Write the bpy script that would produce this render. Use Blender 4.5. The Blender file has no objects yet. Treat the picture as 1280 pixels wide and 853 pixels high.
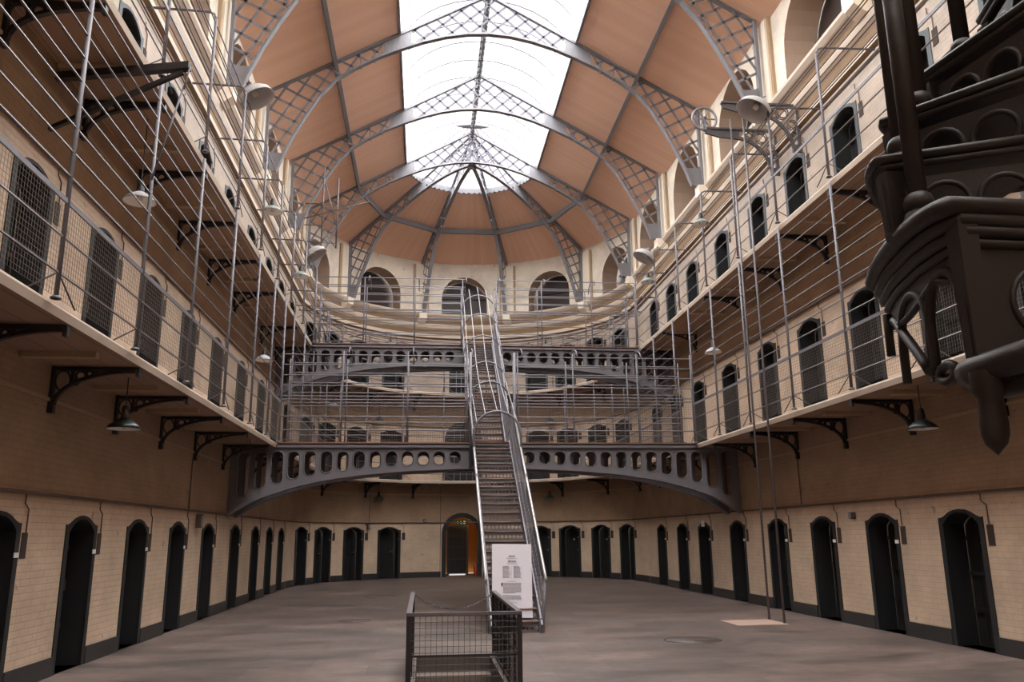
import bpy, bmesh, math, random
from mathutils import Vector, Matrix
random.seed(7)
scene = bpy.context.scene
COL = scene.collection
PI = math.pi
sin, cos, rad = math.sin, math.cos, math.radians

# ------------------------------------------------------------------ dimensions (metres)
W = 6.04          # half width of the hall (wall face)
E = 5.0           # half width to the gallery lip
YC = 28.1         # centre of the apse
Y0 = -4.0         # wall behind the camera
H1, H2 = 3.735, 7.271
XR = 4.95         # railing line
ZTOP = 13.15

# ------------------------------------------------------------------ materials
def new_mat(name):
    m = bpy.data.materials.new(name); m.use_nodes = True
    nt = m.node_tree; b = nt.nodes['Principled BSDF']
    return m, nt, b

def srgb(r, g, b):
    f = lambda c: (c/255/12.92) if c/255 <= .04045 else ((c/255+.055)/1.055)**2.4
    return (f(r), f(g), f(b), 1)

def plain(name, col, rough=.6, metal=0., noise=.25, scale=6., bump=.0):
    m, nt, b = new_mat(name)
    tc = nt.nodes.new('ShaderNodeTexCoord')
    n = nt.nodes.new('ShaderNodeTexNoise'); n.inputs['Scale'].default_value = scale; n.inputs['Detail'].default_value = 5
    nt.links.new(tc.outputs['Object'], n.inputs['Vector'])
    mx = nt.nodes.new('ShaderNodeMix'); mx.data_type = 'RGBA'
    c = srgb(*col)
    mx.inputs['A'].default_value = (c[0]*(1-noise), c[1]*(1-noise), c[2]*(1-noise), 1)
    mx.inputs['B'].default_value = (min(1, c[0]*(1+noise)), min(1, c[1]*(1+noise)), min(1, c[2]*(1+noise)), 1)
    nt.links.new(n.outputs['Fac'], mx.inputs['Factor'])
    nt.links.new(mx.outputs['Result'], b.inputs['Base Color'])
    b.inputs['Roughness'].default_value = rough; b.inputs['Metallic'].default_value = metal
    if bump:
        bp = nt.nodes.new('ShaderNodeBump'); bp.inputs['Strength'].default_value = bump; bp.inputs['Distance'].default_value = .02
        nt.links.new(n.outputs['Fac'], bp.inputs['Height']); nt.links.new(bp.outputs['Normal'], b.inputs['Normal'])
    return m

def wall_material():
    m, nt, b = new_mat('painted_brick')
    N, L = nt.nodes.new, nt.links.new
    uv = N('ShaderNodeUVMap'); uv.uv_map = 'UVMap'
    sep = N('ShaderNodeSeparateXYZ'); L(uv.outputs['UV'], sep.inputs[0])
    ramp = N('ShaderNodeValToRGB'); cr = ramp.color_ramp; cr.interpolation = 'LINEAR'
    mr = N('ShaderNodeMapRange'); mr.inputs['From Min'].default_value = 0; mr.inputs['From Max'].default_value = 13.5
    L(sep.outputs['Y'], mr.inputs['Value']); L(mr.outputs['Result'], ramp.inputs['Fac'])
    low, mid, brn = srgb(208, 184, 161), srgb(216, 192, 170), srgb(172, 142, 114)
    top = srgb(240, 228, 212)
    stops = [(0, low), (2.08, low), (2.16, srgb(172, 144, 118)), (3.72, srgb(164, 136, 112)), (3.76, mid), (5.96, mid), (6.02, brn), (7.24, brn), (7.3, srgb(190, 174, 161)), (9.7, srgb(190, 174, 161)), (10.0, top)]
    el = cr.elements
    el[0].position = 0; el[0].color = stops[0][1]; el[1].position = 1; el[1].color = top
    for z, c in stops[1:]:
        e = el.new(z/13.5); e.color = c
    n = N('ShaderNodeTexNoise'); n.inputs['Scale'].default_value = .9; n.inputs['Detail'].default_value = 9; n.inputs['Roughness'].default_value = .68
    L(uv.outputs['UV'], n.inputs['Vector'])
    nr = N('ShaderNodeMapRange'); nr.inputs['From Min'].default_value = .35; nr.inputs['From Max'].default_value = .68; nr.inputs['To Min'].default_value = .72; nr.inputs['To Max'].default_value = 1.07
    L(n.outputs['Fac'], nr.inputs['Value'])
    br = N('ShaderNodeTexBrick'); br.inputs['Scale'].default_value = 1; br.inputs['Brick Width'].default_value = .23; br.inputs['Row Height'].default_value = .078
    br.inputs['Mortar Size'].default_value = .006; br.inputs['Mortar Smooth'].default_value = .3; br.inputs['Bias'].default_value = 0
    br.inputs['Color1'].default_value = (1, 1, 1, 1); br.inputs['Color2'].default_value = (.95, .94, .92, 1); br.inputs['Mortar'].default_value = (.84, .8, .77, 1)
    L(uv.outputs['UV'], br.inputs['Vector'])
    # the bricks fade out under the plaster of the top storey
    lt = N('ShaderNodeMath'); lt.operation = 'LESS_THAN'; lt.inputs[1].default_value = 9.7; L(sep.outputs['Y'], lt.inputs[0])
    mb = N('ShaderNodeMix'); mb.data_type = 'RGBA'; mb.inputs['A'].default_value = (1, 1, 1, 1)
    L(lt.outputs[0], mb.inputs['Factor']); L(br.outputs['Color'], mb.inputs['B'])
    m1 = N('ShaderNodeMix'); m1.data_type = 'RGBA'; m1.blend_type = 'MULTIPLY'; m1.inputs['Factor'].default_value = 1
    L(ramp.outputs['Color'], m1.inputs['A']); L(mb.outputs['Result'], m1.inputs['B'])
    m2 = N('ShaderNodeMix'); m2.data_type = 'RGBA'; m2.blend_type = 'MULTIPLY'; m2.inputs['Factor'].default_value = 1
    L(m1.outputs['Result'], m2.inputs['A']); L(nr.outputs['Result'], m2.inputs['B'])
    # dark scuffs
    n2 = N('ShaderNodeTexNoise'); n2.inputs['Scale'].default_value = 5; n2.inputs['Detail'].default_value = 8; L(uv.outputs['UV'], n2.inputs['Vector'])
    sr = N('ShaderNodeMapRange'); sr.inputs['From Min'].default_value = .66; sr.inputs['From Max'].default_value = .74; sr.inputs['To Min'].default_value = 1; sr.inputs['To Max'].default_value = .55
    L(n2.outputs['Fac'], sr.inputs['Value'])
    m3 = N('ShaderNodeMix'); m3.data_type = 'RGBA'; m3.blend_type = 'MULTIPLY'; m3.inputs['Factor'].default_value = 1
    L(m2.outputs['Result'], m3.inputs['A']); L(sr.outputs['Result'], m3.inputs['B'])
    L(m3.outputs['Result'], b.inputs['Base Color'])
    b.inputs['Roughness'].default_value = .62
    ad = N('ShaderNodeMath'); ad.operation = 'MULTIPLY_ADD'; ad.inputs[1].default_value = .6
    L(n2.outputs['Fac'], ad.inputs[0]); L(mb.outputs['Result'], ad.inputs[2])
    bp = N('ShaderNodeBump'); bp.inputs['Strength'].default_value = .7; bp.inputs['Distance'].default_value = .015
    L(ad.outputs[0], bp.inputs['Height']); L(bp.outputs['Normal'], b.inputs['Normal'])
    return m

def board_material(name, col, col2, step=.11, axis='X', dark=.7, rough=.5):
    m, nt, b = new_mat(name)
    N, L = nt.nodes.new, nt.links.new
    uv = N('ShaderNodeUVMap'); uv.uv_map = 'UVMap'
    sep = N('ShaderNodeSeparateXYZ'); L(uv.outputs['UV'], sep.inputs[0])
    dv = N('ShaderNodeMath'); dv.operation = 'DIVIDE'; dv.inputs[1].default_value = step; L(sep.outputs[axis], dv.inputs[0])
    fr = N('ShaderNodeMath'); fr.operation = 'FRACT'; L(dv.outputs[0], fr.inputs[0])
    fl = N('ShaderNodeMath'); fl.operation = 'FLOOR'; L(dv.outputs[0], fl.inputs[0])
    wn = N('ShaderNodeTexWhiteNoise'); wn.noise_dimensions = '1D'; L(fl.outputs[0], wn.inputs['W'])
    mx = N('ShaderNodeMix'); mx.data_type = 'RGBA'; mx.inputs['A'].default_value = srgb(*col); mx.inputs['B'].default_value = srgb(*col2)
    n = N('ShaderNodeTexNoise'); n.inputs['Scale'].default_value = .6; n.inputs['Detail'].default_value = 6; L(uv.outputs['UV'], n.inputs['Vector'])
    av = N('ShaderNodeMath'); av.operation = 'MULTIPLY_ADD'; av.inputs[1].default_value = .45; L(wn.outputs['Value'], av.inputs[0])
    hf = N('ShaderNodeMath'); hf.operation = 'MULTIPLY'; hf.inputs[1].default_value = .55; L(n.outputs['Fac'], hf.inputs[0]); L(hf.outputs[0], av.inputs[2])
    L(av.outputs[0], mx.inputs['Factor'])
    gt = N('ShaderNodeMapRange'); gt.inputs['From Min'].default_value = 0; gt.inputs['From Max'].default_value = .1; gt.inputs['To Min'].default_value = dark; gt.inputs['To Max'].default_value = 1
    L(fr.outputs[0], gt.inputs['Value'])
    m2 = N('ShaderNodeMix'); m2.data_type = 'RGBA'; m2.blend_type = 'MULTIPLY'; m2.inputs['Factor'].default_value = 1
    L(mx.outputs['Result'], m2.inputs['A']); L(gt.outputs['Result'], m2.inputs['B'])
    L(m2.outputs['Result'], b.inputs['Base Color']); b.inputs['Roughness'].default_value = rough
    return m

def floor_material():
    m, nt, b = new_mat('worn_flagstone')
    N, L = nt.nodes.new, nt.links.new
    tc = N('ShaderNodeTexCoord')
    br = N('ShaderNodeTexBrick'); br.inputs['Scale'].default_value = 1; br.inputs['Brick Width'].default_value = 1.5; br.inputs['Row Height'].default_value = .75
    br.inputs['Mortar Size'].default_value = .007; br.inputs['Mortar Smooth'].default_value = .4
    br.inputs['Color1'].default_value = srgb(102, 86, 80); br.inputs['Color2'].default_value = srgb(88, 76, 72); br.inputs['Mortar'].default_value = srgb(74, 64, 61)
    L(tc.outputs['Object'], br.inputs['Vector'])
    mp = N('ShaderNodeMapping'); mp.inputs['Scale'].default_value = (.55, 1.1, 1); L(tc.outputs['Object'], mp.inputs['Vector'])
    n = N('ShaderNodeTexNoise'); n.inputs['Scale'].default_value = 1.1; n.inputs['Detail'].default_value = 8; n.inputs['Roughness'].default_value = .65; L(mp.outputs[0], n.inputs['Vector'])
    r = N('ShaderNodeMapRange'); r.inputs['From Min'].default_value = .35; r.inputs['From Max'].default_value = .7; r.inputs['To Min'].default_value = .55; r.inputs['To Max'].default_value = 1.4
    L(n.outputs['Fac'], r.inputs['Value'])
    m2 = N('ShaderNodeMix'); m2.data_type = 'RGBA'; m2.blend_type = 'MULTIPLY'; m2.inputs['Factor'].default_value = 1
    L(br.outputs['Color'], m2.inputs['A']); L(r.outputs['Result'], m2.inputs['B'])
    n3 = N('ShaderNodeTexNoise'); n3.inputs['Scale'].default_value = 7; n3.inputs['Detail'].default_value = 9; n3.inputs['Roughness'].default_value = .7; L(mp.outputs[0], n3.inputs['Vector'])
    r3 = N('ShaderNodeMapRange'); r3.inputs['From Min'].default_value = .3; r3.inputs['From Max'].default_value = .7; r3.inputs['To Min'].default_value = .68; r3.inputs['To Max'].default_value = 1.3; L(n3.outputs['Fac'], r3.inputs['Value'])
    m4 = N('ShaderNodeMix'); m4.data_type = 'RGBA'; m4.blend_type = 'MULTIPLY'; m4.inputs['Factor'].default_value = 1
    L(m2.outputs['Result'], m4.inputs['A']); L(r3.outputs['Result'], m4.inputs['B'])
    L(m4.outputs['Result'], b.inputs['Base Color'])
    rr = N('ShaderNodeMapRange'); rr.inputs['To Min'].default_value = .38; rr.inputs['To Max'].default_value = .7; L(n.outputs['Fac'], rr.inputs['Value'])
    L(rr.outputs['Result'], b.inputs['Roughness'])
    bp = N('ShaderNodeBump'); bp.inputs['Strength'].default_value = .25; bp.inputs['Distance'].default_value = .02
    L(n.outputs['Fac'], bp.inputs['Height']); L(bp.outputs['Normal'], b.inputs['Normal'])
    return m

def glass_material():
    m = bpy.data.materials.new('skylight_glass'); m.use_nodes = True
    nt = m.node_tree; nt.nodes.clear()
    N, L = nt.nodes.new, nt.links.new
    out = N('ShaderNodeOutputMaterial'); tr = N('ShaderNodeBsdfTransparent'); tr.inputs[0].default_value = (.97, .98, .98, 1)
    gl = N('ShaderNodeBsdfGlossy'); gl.inputs['Roughness'].default_value = .05
    mx = N('ShaderNodeMixShader'); mx.inputs[0].default_value = .05
    L(tr.outputs[0], mx.inputs[1]); L(gl.outputs[0], mx.inputs[2]); L(mx.outputs[0], out.inputs[0])
    return m

def emit(name, col, s):
    m, nt, b = new_mat(name)
    b.inputs['Base Color'].default_value = srgb(*col); b.inputs['Emission Color'].default_value = srgb(*col); b.inputs['Emission Strength'].default_value = s
    return m

M = dict(
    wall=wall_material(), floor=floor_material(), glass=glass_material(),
    boards=board_material('ceiling_boards', (240, 200, 175), (226, 182, 157), .12, 'X', .85),
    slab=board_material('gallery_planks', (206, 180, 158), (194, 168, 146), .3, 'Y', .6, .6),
    plaster=plain('cream_plaster', (240, 228, 212), .8, 0, .08, 2, .1),
    reveal=plain('window_reveal_plaster', (190, 168, 150), .85, 0, .15, 3, .2),
    ochre=plain('ochre_moulding', (172, 148, 120), .7, 0, .12, 4),
    steel=plain('grey_painted_steel', (128, 126, 134), .5, .15, .14, 9),
    rail=plain('worn_grey_rail_paint', (98, 92, 95), .42, .2, .2, 14),
    cage=plain('grey_cage_paint', (108, 105, 112), .5, .1, .15, 12),
    girder=plain('grey_girder_paint', (104, 100, 105), .55, .1, .12, 5),
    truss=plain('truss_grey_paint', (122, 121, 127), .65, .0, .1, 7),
    iron=plain('black_cast_iron', (44, 40, 40), .5, .2, .25, 8, .1),
    spiral=plain('dusty_dark_cast_iron', (46, 39, 37), .55, .1, .25, 10, .25),
    black=plain('black_door_paint', (12, 12, 13), .75, 0, .3, 5),
    frame=plain('black_frame_paint', (28, 29, 31), .6, 0, .3, 5, .1),
    bluegrey=plain('blue_grey_frame_paint', (66, 72, 80), .55, 0, .3, 5, .1),
    skirt=plain('black_skirting_paint', (44, 42, 42), .55, 0, .3, 5, .1),
    mesh=plain('wire_mesh', (116, 108, 104), .5, .3, .1, 20),
    white=plain('white_enamel', (225, 222, 220), .4, 0, .04, 5),
    dgreen=plain('dark_green_enamel', (44, 56, 54), .35, 0, .2, 8),
    lgreen=plain('pale_grey_green_enamel', (128, 142, 138), .4, 0, .15, 8),
    cream=plain('greyed_white_enamel', (178, 176, 178), .45, 0, .06, 5),
    bulb=plain('unlit_bulb_glass', (205, 200, 190), .2, 0, .05, 5),
    tread=plain('worn_brown_tread', (122, 88, 76), .55, 0, .25, 10),
    riser=plain('grey_riser_paint', (104, 98, 98), .55, .1, .2, 10),
    paper=plain('notice_paper', (214, 208, 216), .75, 0, .02, 3),
    pulley=plain('dark_grey_bracket_paint', (84, 81, 84), .5, .1, .15, 9),
    groove=plain('brown_moulding_groove', (126, 100, 74), .8, 0, .15, 4),  # darker brown for the recessed cornice faces
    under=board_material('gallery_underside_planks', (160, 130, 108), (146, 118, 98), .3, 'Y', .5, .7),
    moulding=plain('cream_stone_moulding', (202, 186, 171), .75, 0, .1, 4, .1),
    sky_lattice=plain('lattice_painted_shade', (96, 93, 104), .8, 0, .05, 5),  # darker copy of the truss paint, shade put in against the skylight glare
    gap=emit('painted_gate_daylight', (235, 235, 235), .8),
    niche=plain('niche_painted_shade', (58, 46, 40), .8, 0, .2, 6),
    glaze=plain('pale_glazing_bar_paint', (160, 158, 172), .5, 0, .03, 5),
    polished=plain('polished_handrail_steel', (186, 182, 184), .3, .5, .1, 14),
    ink=plain('grey_print', (150, 144, 150), .8, 0, .05, 3),
    inkdark=plain('black_print', (60, 56, 60), .8, 0, .05, 3),
    pipe=plain('wall_conduit_paint', (104, 86, 76), .6, .1, .2, 12),
    chain=plain('dark_chain_metal', (92, 84, 84), .4, .7, .2, 20),
    louvre=board_material('louvre_slats', (62, 46, 40), (44, 33, 29), .22, 'Y', .35),
    mustard=plain('mustard_plaster', (186, 124, 48), .8, 0, .12, 3),
    brass=plain('worn_brass', (196, 170, 110), .35, .8, .1, 20),
    greenlit=emit('exit_sign_green', (22, 84, 40), .12),
    whitelit=emit('exit_sign_white', (190, 220, 180), .4),
    red=plain('red_enamel', (120, 34, 26), .4, 0, .1, 6),
    stone=plain('basement_stone', (112, 98, 90), .7, 0, .15, 5, .2),
    pale=plain('pale_paving_slab', (168, 142, 128), .6, 0, .12, 5),
    concrete=plain('dark_concrete', (86, 76, 70), .8, 0, .2, 4),
)

# ------------------------------------------------------------------ object helpers
def tag(o, label=None, cat=None, group=None, kind=None):
    if label: o['label'] = label
    if cat: o['category'] = cat
    if group: o['group'] = group
    if kind: o['kind'] = kind
    return o

def empty(name, loc=(0, 0, 0), mat=None):
    o = bpy.data.objects.new(name, None); COL.objects.link(o)
    o.empty_display_size = .2
    if mat is not None: o.matrix_world = mat
    else: o.location = loc
    return o

def link(name, data, parent=None, local=False):
    """link an object; coordinates are world coordinates unless local"""
    o = bpy.data.objects.new(name, data); COL.objects.link(o)
    if parent is not None:
        o.parent = parent
        if not local: o.matrix_parent_inverse = root_matrix(parent).inverted()
    return o

def root_matrix(o):
    m = o.matrix_basis.copy()
    if o.parent is not None: m = root_matrix(o.parent) @ o.matrix_parent_inverse @ m
    return m

class MB:
    def __init__(s): s.v = []; s.f = []; s.uv = {}; s.mi = []; s.sm = []
    def quad(s, pts, mi=0, uv=None, smooth=False):
        n = len(s.v); s.v += [tuple(p) for p in pts]; s.f.append(tuple(range(n, n+len(pts)))); s.mi.append(mi); s.sm.append(smooth)
        if uv: s.uv[len(s.f)-1] = uv
    def faces(s, vs, fs, mi=0, smooth=False):
        n = len(s.v); s.v += [tuple(p) for p in vs]
        for f in fs: s.f.append(tuple(i+n for i in f)); s.mi.append(mi); s.sm.append(smooth)
    def box(s, c, d, rot=None, mi=0):
        hx, hy, hz = d[0]/2, d[1]/2, d[2]/2
        vs = [Vector((x, y, z)) for x in (-hx, hx) for y in (-hy, hy) for z in (-hz, hz)]
        if rot is not None: vs = [rot @ v for v in vs]
        vs = [v+Vector(c) for v in vs]
        s.faces(vs, [(0, 1, 3, 2), (4, 6, 7, 5), (0, 4, 5, 1), (2, 3, 7, 6), (0, 2, 6, 4), (1, 5, 7, 3)], mi)
    def bar(s, p0, p1, w, h, up=(0, 0, 1), mi=0):
        """flat bar: w across, h along up"""
        p0, p1 = Vector(p0), Vector(p1); d = (p1-p0)
        if d.length < 1e-6: return
        d.normalize(); u = Vector(up); a = d.cross(u)
        if a.length < 1e-4: a = d.cross(Vector((1, 0, 0)))
        a.normalize(); u = a.cross(d); a = a*(w/2); u = u*(h/2)
        vs = [p+i*a+j*u for p in (p0, p1) for i, j in ((-1, -1), (1, -1), (1, 1), (-1, 1))]
        s.faces(vs, [(0, 1, 2, 3), (7, 6, 5, 4), (0, 4, 5, 1), (1, 5, 6, 2), (2, 6, 7, 3), (3, 7, 4, 0)], mi)
    def tube(s, pts, r, seg=6, closed=False, cap=True, mi=0, rs=None):
        pts = [Vector(p) for p in pts]; n = len(pts); base = len(s.v)
        prev = None
        for i, p in enumerate(pts):
            if closed: t = pts[(i+1) % n]-pts[i-1]
            else: t = pts[min(i+1, n-1)]-pts[max(i-1, 0)]
            t.normalize()
            if prev is None:
                a = t.orthogonal().normalized()
                if seg == 4: 
                    a = t.cross(Vector((0, 0, 1)))
                    a = (a if a.length > .1 else Vector((1, 0, 0))).normalized()
                    a = (a + t.cross(a)).normalized()
            else:
                a = prev-t*prev.dot(t)
                a = a.normalized() if a.length > 1e-5 else t.orthogonal().normalized()
            prev = a; b = t.cross(a); rr = rs[i] if rs else r
            for k in range(seg):
                an = 2*PI*k/seg; s.v.append(tuple(p+a*(rr*cos(an))+b*(rr*sin(an))))
        m = n if closed else n-1
        for i in range(m):
            for k in range(seg):
                a0 = base+i*seg+k; a1 = base+i*seg+(k+1) % seg; j = (i+1) % n
                b0 = base+j*seg+k; b1 = base+j*seg+(k+1) % seg
                s.f.append((a0, a1, b1, b0)); s.mi.append(mi); s.sm.append(seg > 5)
        if cap and not closed:
            s.f.append(tuple(base+k for k in reversed(range(seg)))); s.mi.append(mi); s.sm.append(False)
            s.f.append(tuple(base+(n-1)*seg+k for k in range(seg))); s.mi.append(mi); s.sm.append(False)
    def lathe(s, prof, c=(0, 0, 0), seg=20, mat=None, mi=0, sx=1, sy=1):
        base = len(s.v); c = Vector(c)
        for r, z in prof:
            for k in range(seg):
                a = 2*PI*k/seg; p = Vector((r*cos(a)*sx, r*sin(a)*sy, z))
                if mat is not None: p = mat @ p
                s.v.append(tuple(p+c))
        for i in range(len(prof)-1):
            for k in range(seg):
                s.f.append((base+i*seg+k, base+i*seg+(k+1) % seg, base+(i+1)*seg+(k+1) % seg, base+(i+1)*seg+k)); s.mi.append(mi); s.sm.append(True)
    def prism(s, poly, fn, d0, d1, mi=0):
        """poly: 2D points, fn(a,b,d)->3D"""
        n = len(poly)
        vs = [fn(a, b, d0) for a, b in poly]+[fn(a, b, d1) for a, b in poly]
        fs = [tuple(range(n)), tuple(reversed(range(n, 2*n)))]+[(i, i+n, (i+1) % n+n, (i+1) % n) for i in range(n)]
        s.faces(vs, fs, mi)
    def bend(s):
        s.v = [(x, y-x*x/(2*W), z) for x, y, z in s.v]; return s
    def data(s, name, mats):
        me = bpy.data.meshes.new(name); me.from_pydata(s.v, [], s.f)
        for m in (mats if isinstance(mats, (list, tuple)) else [mats]): me.materials.append(m)
        me.polygons.foreach_set('material_index', s.mi); me.polygons.foreach_set('use_smooth', s.sm)
        if s.uv:
            ul = me.uv_layers.new(name='UVMap')
            for i, p in enumerate(me.polygons):
                if i in s.uv:
                    for li, c in zip(p.loop_indices, s.uv[i]): ul.data[li].uv = c
        bm = bmesh.new(); bm.from_mesh(me)
        if not s.uv: bmesh.ops.recalc_face_normals(bm, faces=bm.faces)
        bm.to_mesh(me); bm.free()
        me.update(); return me
    def build(s, name, mats, parent=None, local=False):
        return link(name, s.data(name, mats), parent, local)

ORD = 'first second third fourth fifth sixth seventh eighth ninth tenth eleventh twelfth thirteenth fourteenth fifteenth sixteenth seventeenth eighteenth nineteenth twentieth'.split()

def frame(side, t, z=0):
    """matrix: x = right as seen by a viewer facing the wall, y = outward, z = up"""
    if side == 'L': o, n = Vector((-W, t, z)), Vector((-1, 0, 0))
    elif side == 'R': o, n = Vector((W, t, z)), Vector((1, 0, 0))
    else: o, n = Vector((W*sin(t), YC+W*cos(t), z)), Vector((sin(t), cos(t), 0))
    r = n.cross(Vector((0, 0, 1)))
    m = Matrix.Identity(4)
    for i in range(3): m[i][0] = r[i]; m[i][1] = n[i]; m[i][2] = (0, 0, 1)[i]; m[i][3] = o[i]
    return m

def U_path(r, ya=Y0, yb=Y0, da=.12):
    """points along the U: left side from ya, round the apse, right side back to yb; returns (x,y)"""
    pts = [(-r, ya)]
    y = ya
    while y + 2.05 < YC: y += 2.05; pts.append((-r, y))
    n = int(PI/da)
    pts += [(-r*cos(PI*i/n), YC+r*sin(PI*i/n)) for i in range(n+1)]
    y = YC - 2.05
    tail = []
    while y > yb+.5: tail.append((r, y)); y -= 2.05
    return pts+tail+[(r, yb)]

def sweep_U(mb, prof, ya=Y0, yb=Y0, mis=None, closed=True):
    """prof: list of (r, z); sweeps along the U"""
    rings = [U_path(r, ya, yb) for r, z in prof]
    n = len(rings[0]); k = len(prof)
    ss = [0]
    for i in range(1, n): ss.append(ss[-1]+math.dist(rings[0][i], rings[0][i-1]))
    acc = [0]
    for j in range(1, k+1): acc.append(acc[-1]+math.dist(prof[j % k], prof[j-1]))
    for i in range(n-1):
        for j in range(k if closed else k-1):
            j2 = (j+1) % k
            P = lambda a, b: (rings[b][a][0], rings[b][a][1], prof[b][1])
            mb.quad([P(i, j), P(i, j2), P(i+1, j2), P(i+1, j)], mis[j] if mis else 0,
                    [(ss[i], acc[j]), (ss[i], acc[j+1]), (ss[i+1], acc[j+1]), (ss[i+1], acc[j])])
    if closed:
        for a in (0, n-1):
            mb.quad([(rings[b][a][0], rings[b][a][1], prof[b][1]) for b in range(k)], 0, [(0, acc[b]) for b in range(k)])

# ------------------------------------------------------------------ openings
ground_L = [2.9, 5.1, 7.25, 9.35, 11.54, 13.71, 15.86, 18.03, 20.55, 22.95, 25.0, 27.0]
ground_R = [2.6, 4.8, 6.95, 9.1, 11.27, 13.36, 15.45, 17.54, 19.9, 22.35, 24.33, 26.5]
l1_L = [2.6, 4.8, 6.98, 9.15, 11.29, 13.39, 15.53, 17.7, 20.1, 22.6, 24.7, 26.8]
l1_R = [2.6, 4.7, 6.85, 9.0, 11.08, 13.17, 15.26, 17.34, 19.7, 22.13, 24.2, 26.4]
l2_L = [2.6, 4.8, 7.0, 9.2, 11.35, 13.5, 15.66, 17.8, 20.2, 22.6, 24.7, 26.8]
l2_R = [2.5, 4.6, 6.7, 8.85, 10.95, 13.14, 15.21, 17.25, 19.6, 22.04, 24.14, 26.1]
apse_doors = [-1.3, -1.05, -.78, -.51, .52, .745, 1.0, 1.26]
side_windows = [1.7, 5.75, 9.9, 13.96, 18.03, 22.12, 26.24]
apse_windows = [rad(-72), rad(-36), 0, rad(36), rad(72)]
BANDS = [(0, 2.9), (2.9, 6.6), (6.6, 10.2), (10.2, ZTOP)]
DW = .8   # clear door width

def door_open(s, z0, top, w=DW): return dict(s=s, w=w, zb=z0, zt=top, rise=.17, d=.32, mi=1)
def win_open(s, w, zb, zt): return dict(s=s, w=w, zb=zb, zt=zt, rise=w/2, d=.75, mi=2)

def wall(name, P, s0, s1, rows, ds):
    mb = MB()
    def rect(a, b, z0, z1):
        if b-a < 1e-5 or z1-z0 < 1e-5: return
        n = max(1, int(math.ceil((b-a)/ds)))
        for i in range(n):
            x0, x1 = a+(b-a)*i/n, a+(b-a)*(i+1)/n
            mb.quad([P(x0, z0, 0), P(x1, z0, 0), P(x1, z1, 0), P(x0, z1, 0)], 0, [(x0, z0), (x1, z0), (x1, z1), (x0, z1)])
    for (z0, z1), ops in zip(BANDS, rows):
        cur = s0
        for o in sorted(ops, key=lambda o: o['s']):
            a, b = o['s']-o['w']/2, o['s']+o['w']/2
            rect(cur, a, z0, z1); rect(a, b, z0, o['zb'])
            n = 12; hw = o['w']/2; rise = o['rise']; sp = o['zt']-rise
            R = (hw*hw+rise*rise)/(2*rise)
            def zc(x): return sp+math.sqrt(max(0, R*R-(x-o['s'])**2))-(R-rise)
            xs = [o['s']-hw*cos(PI*i/n) for i in range(n+1)]
            for i in range(n):
                x0, x1 = xs[i], xs[i+1]; c0, c1 = zc(x0), zc(x1)
                mb.quad([P(x0, c0, 0), P(x1, c1, 0), P(x1, z1, 0), P(x0, z1, 0)], 0, [(x0, c0), (x1, c1), (x1, z1), (x0, z1)])
                d = o['d']; mb.quad([P(x0, c0, 0), P(x1, c1, 0), P(x1, c1, d), P(x0, c0, d)], o['mi'], [(x0, 0), (x1, 0), (x1, d), (x0, d)])
            for x in (a, b):
                mb.quad([P(x, o['zb'], 0), P(x, sp, 0), P(x, sp, o['d']), P(x, o['zb'], o['d'])], o['mi'], [(0, 0), (1, 0), (1, 1), (0, 1)])
            mb.quad([P(a, o['zb'], 0), P(b, o['zb'], 0), P(b, o['zb'], o['d']), P(a, o['zb'], o['d'])], o['mi'], [(0, 0), (1, 0), (1, 1), (0, 1)])
            cur = b
        rect(cur, s1, z0, z1)
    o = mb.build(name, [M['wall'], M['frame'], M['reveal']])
    return tag(o, kind='structure')

PL = lambda s, z, d: (-W-d, s, z)
PR = lambda s, z, d: (W+d, s, z)
PA = lambda s, z, d: ((W+d)*sin(s/W), YC+(W+d)*cos(s/W), z)
gt, t1, t2 = 1.86, 5.74, 9.24
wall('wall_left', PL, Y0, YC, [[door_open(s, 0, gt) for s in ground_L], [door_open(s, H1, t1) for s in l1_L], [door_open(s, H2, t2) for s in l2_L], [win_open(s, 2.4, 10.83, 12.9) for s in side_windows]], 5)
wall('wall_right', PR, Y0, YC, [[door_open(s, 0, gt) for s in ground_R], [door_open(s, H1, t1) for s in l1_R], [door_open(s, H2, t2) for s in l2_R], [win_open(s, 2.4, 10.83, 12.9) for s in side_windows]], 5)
gate_op = dict(s=-.06*1, w=1.28, zb=0, zt=2.33, rise=.63, d=.3, mi=1)
gate1 = dict(s=0, w=1.28, zb=H1, zt=H1+2.35, rise=.63, d=.3, mi=1)
gate2 = dict(s=0, w=1.05, zb=H2, zt=H2+2.0, rise=.17, d=.3, mi=1)
aw = [t*W for t in apse_doors]
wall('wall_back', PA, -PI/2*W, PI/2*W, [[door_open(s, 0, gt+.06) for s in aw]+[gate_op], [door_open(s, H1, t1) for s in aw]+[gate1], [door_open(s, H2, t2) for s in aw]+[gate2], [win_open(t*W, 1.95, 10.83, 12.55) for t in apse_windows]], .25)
def roof_z(x): return 16.36-.5655*abs(x)
fw = MB(); fw.quad([(-W, Y0, 0), (W, Y0, 0), (W, Y0, roof_z(W)), (0, Y0, 16.9), (-W, Y0, roof_z(W))], 0, [(-W, 0), (W, 0), (W, 13), (0, 16), (-W, 13)])
tag(fw.build('wall_front', M['wall']), kind='structure')

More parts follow.
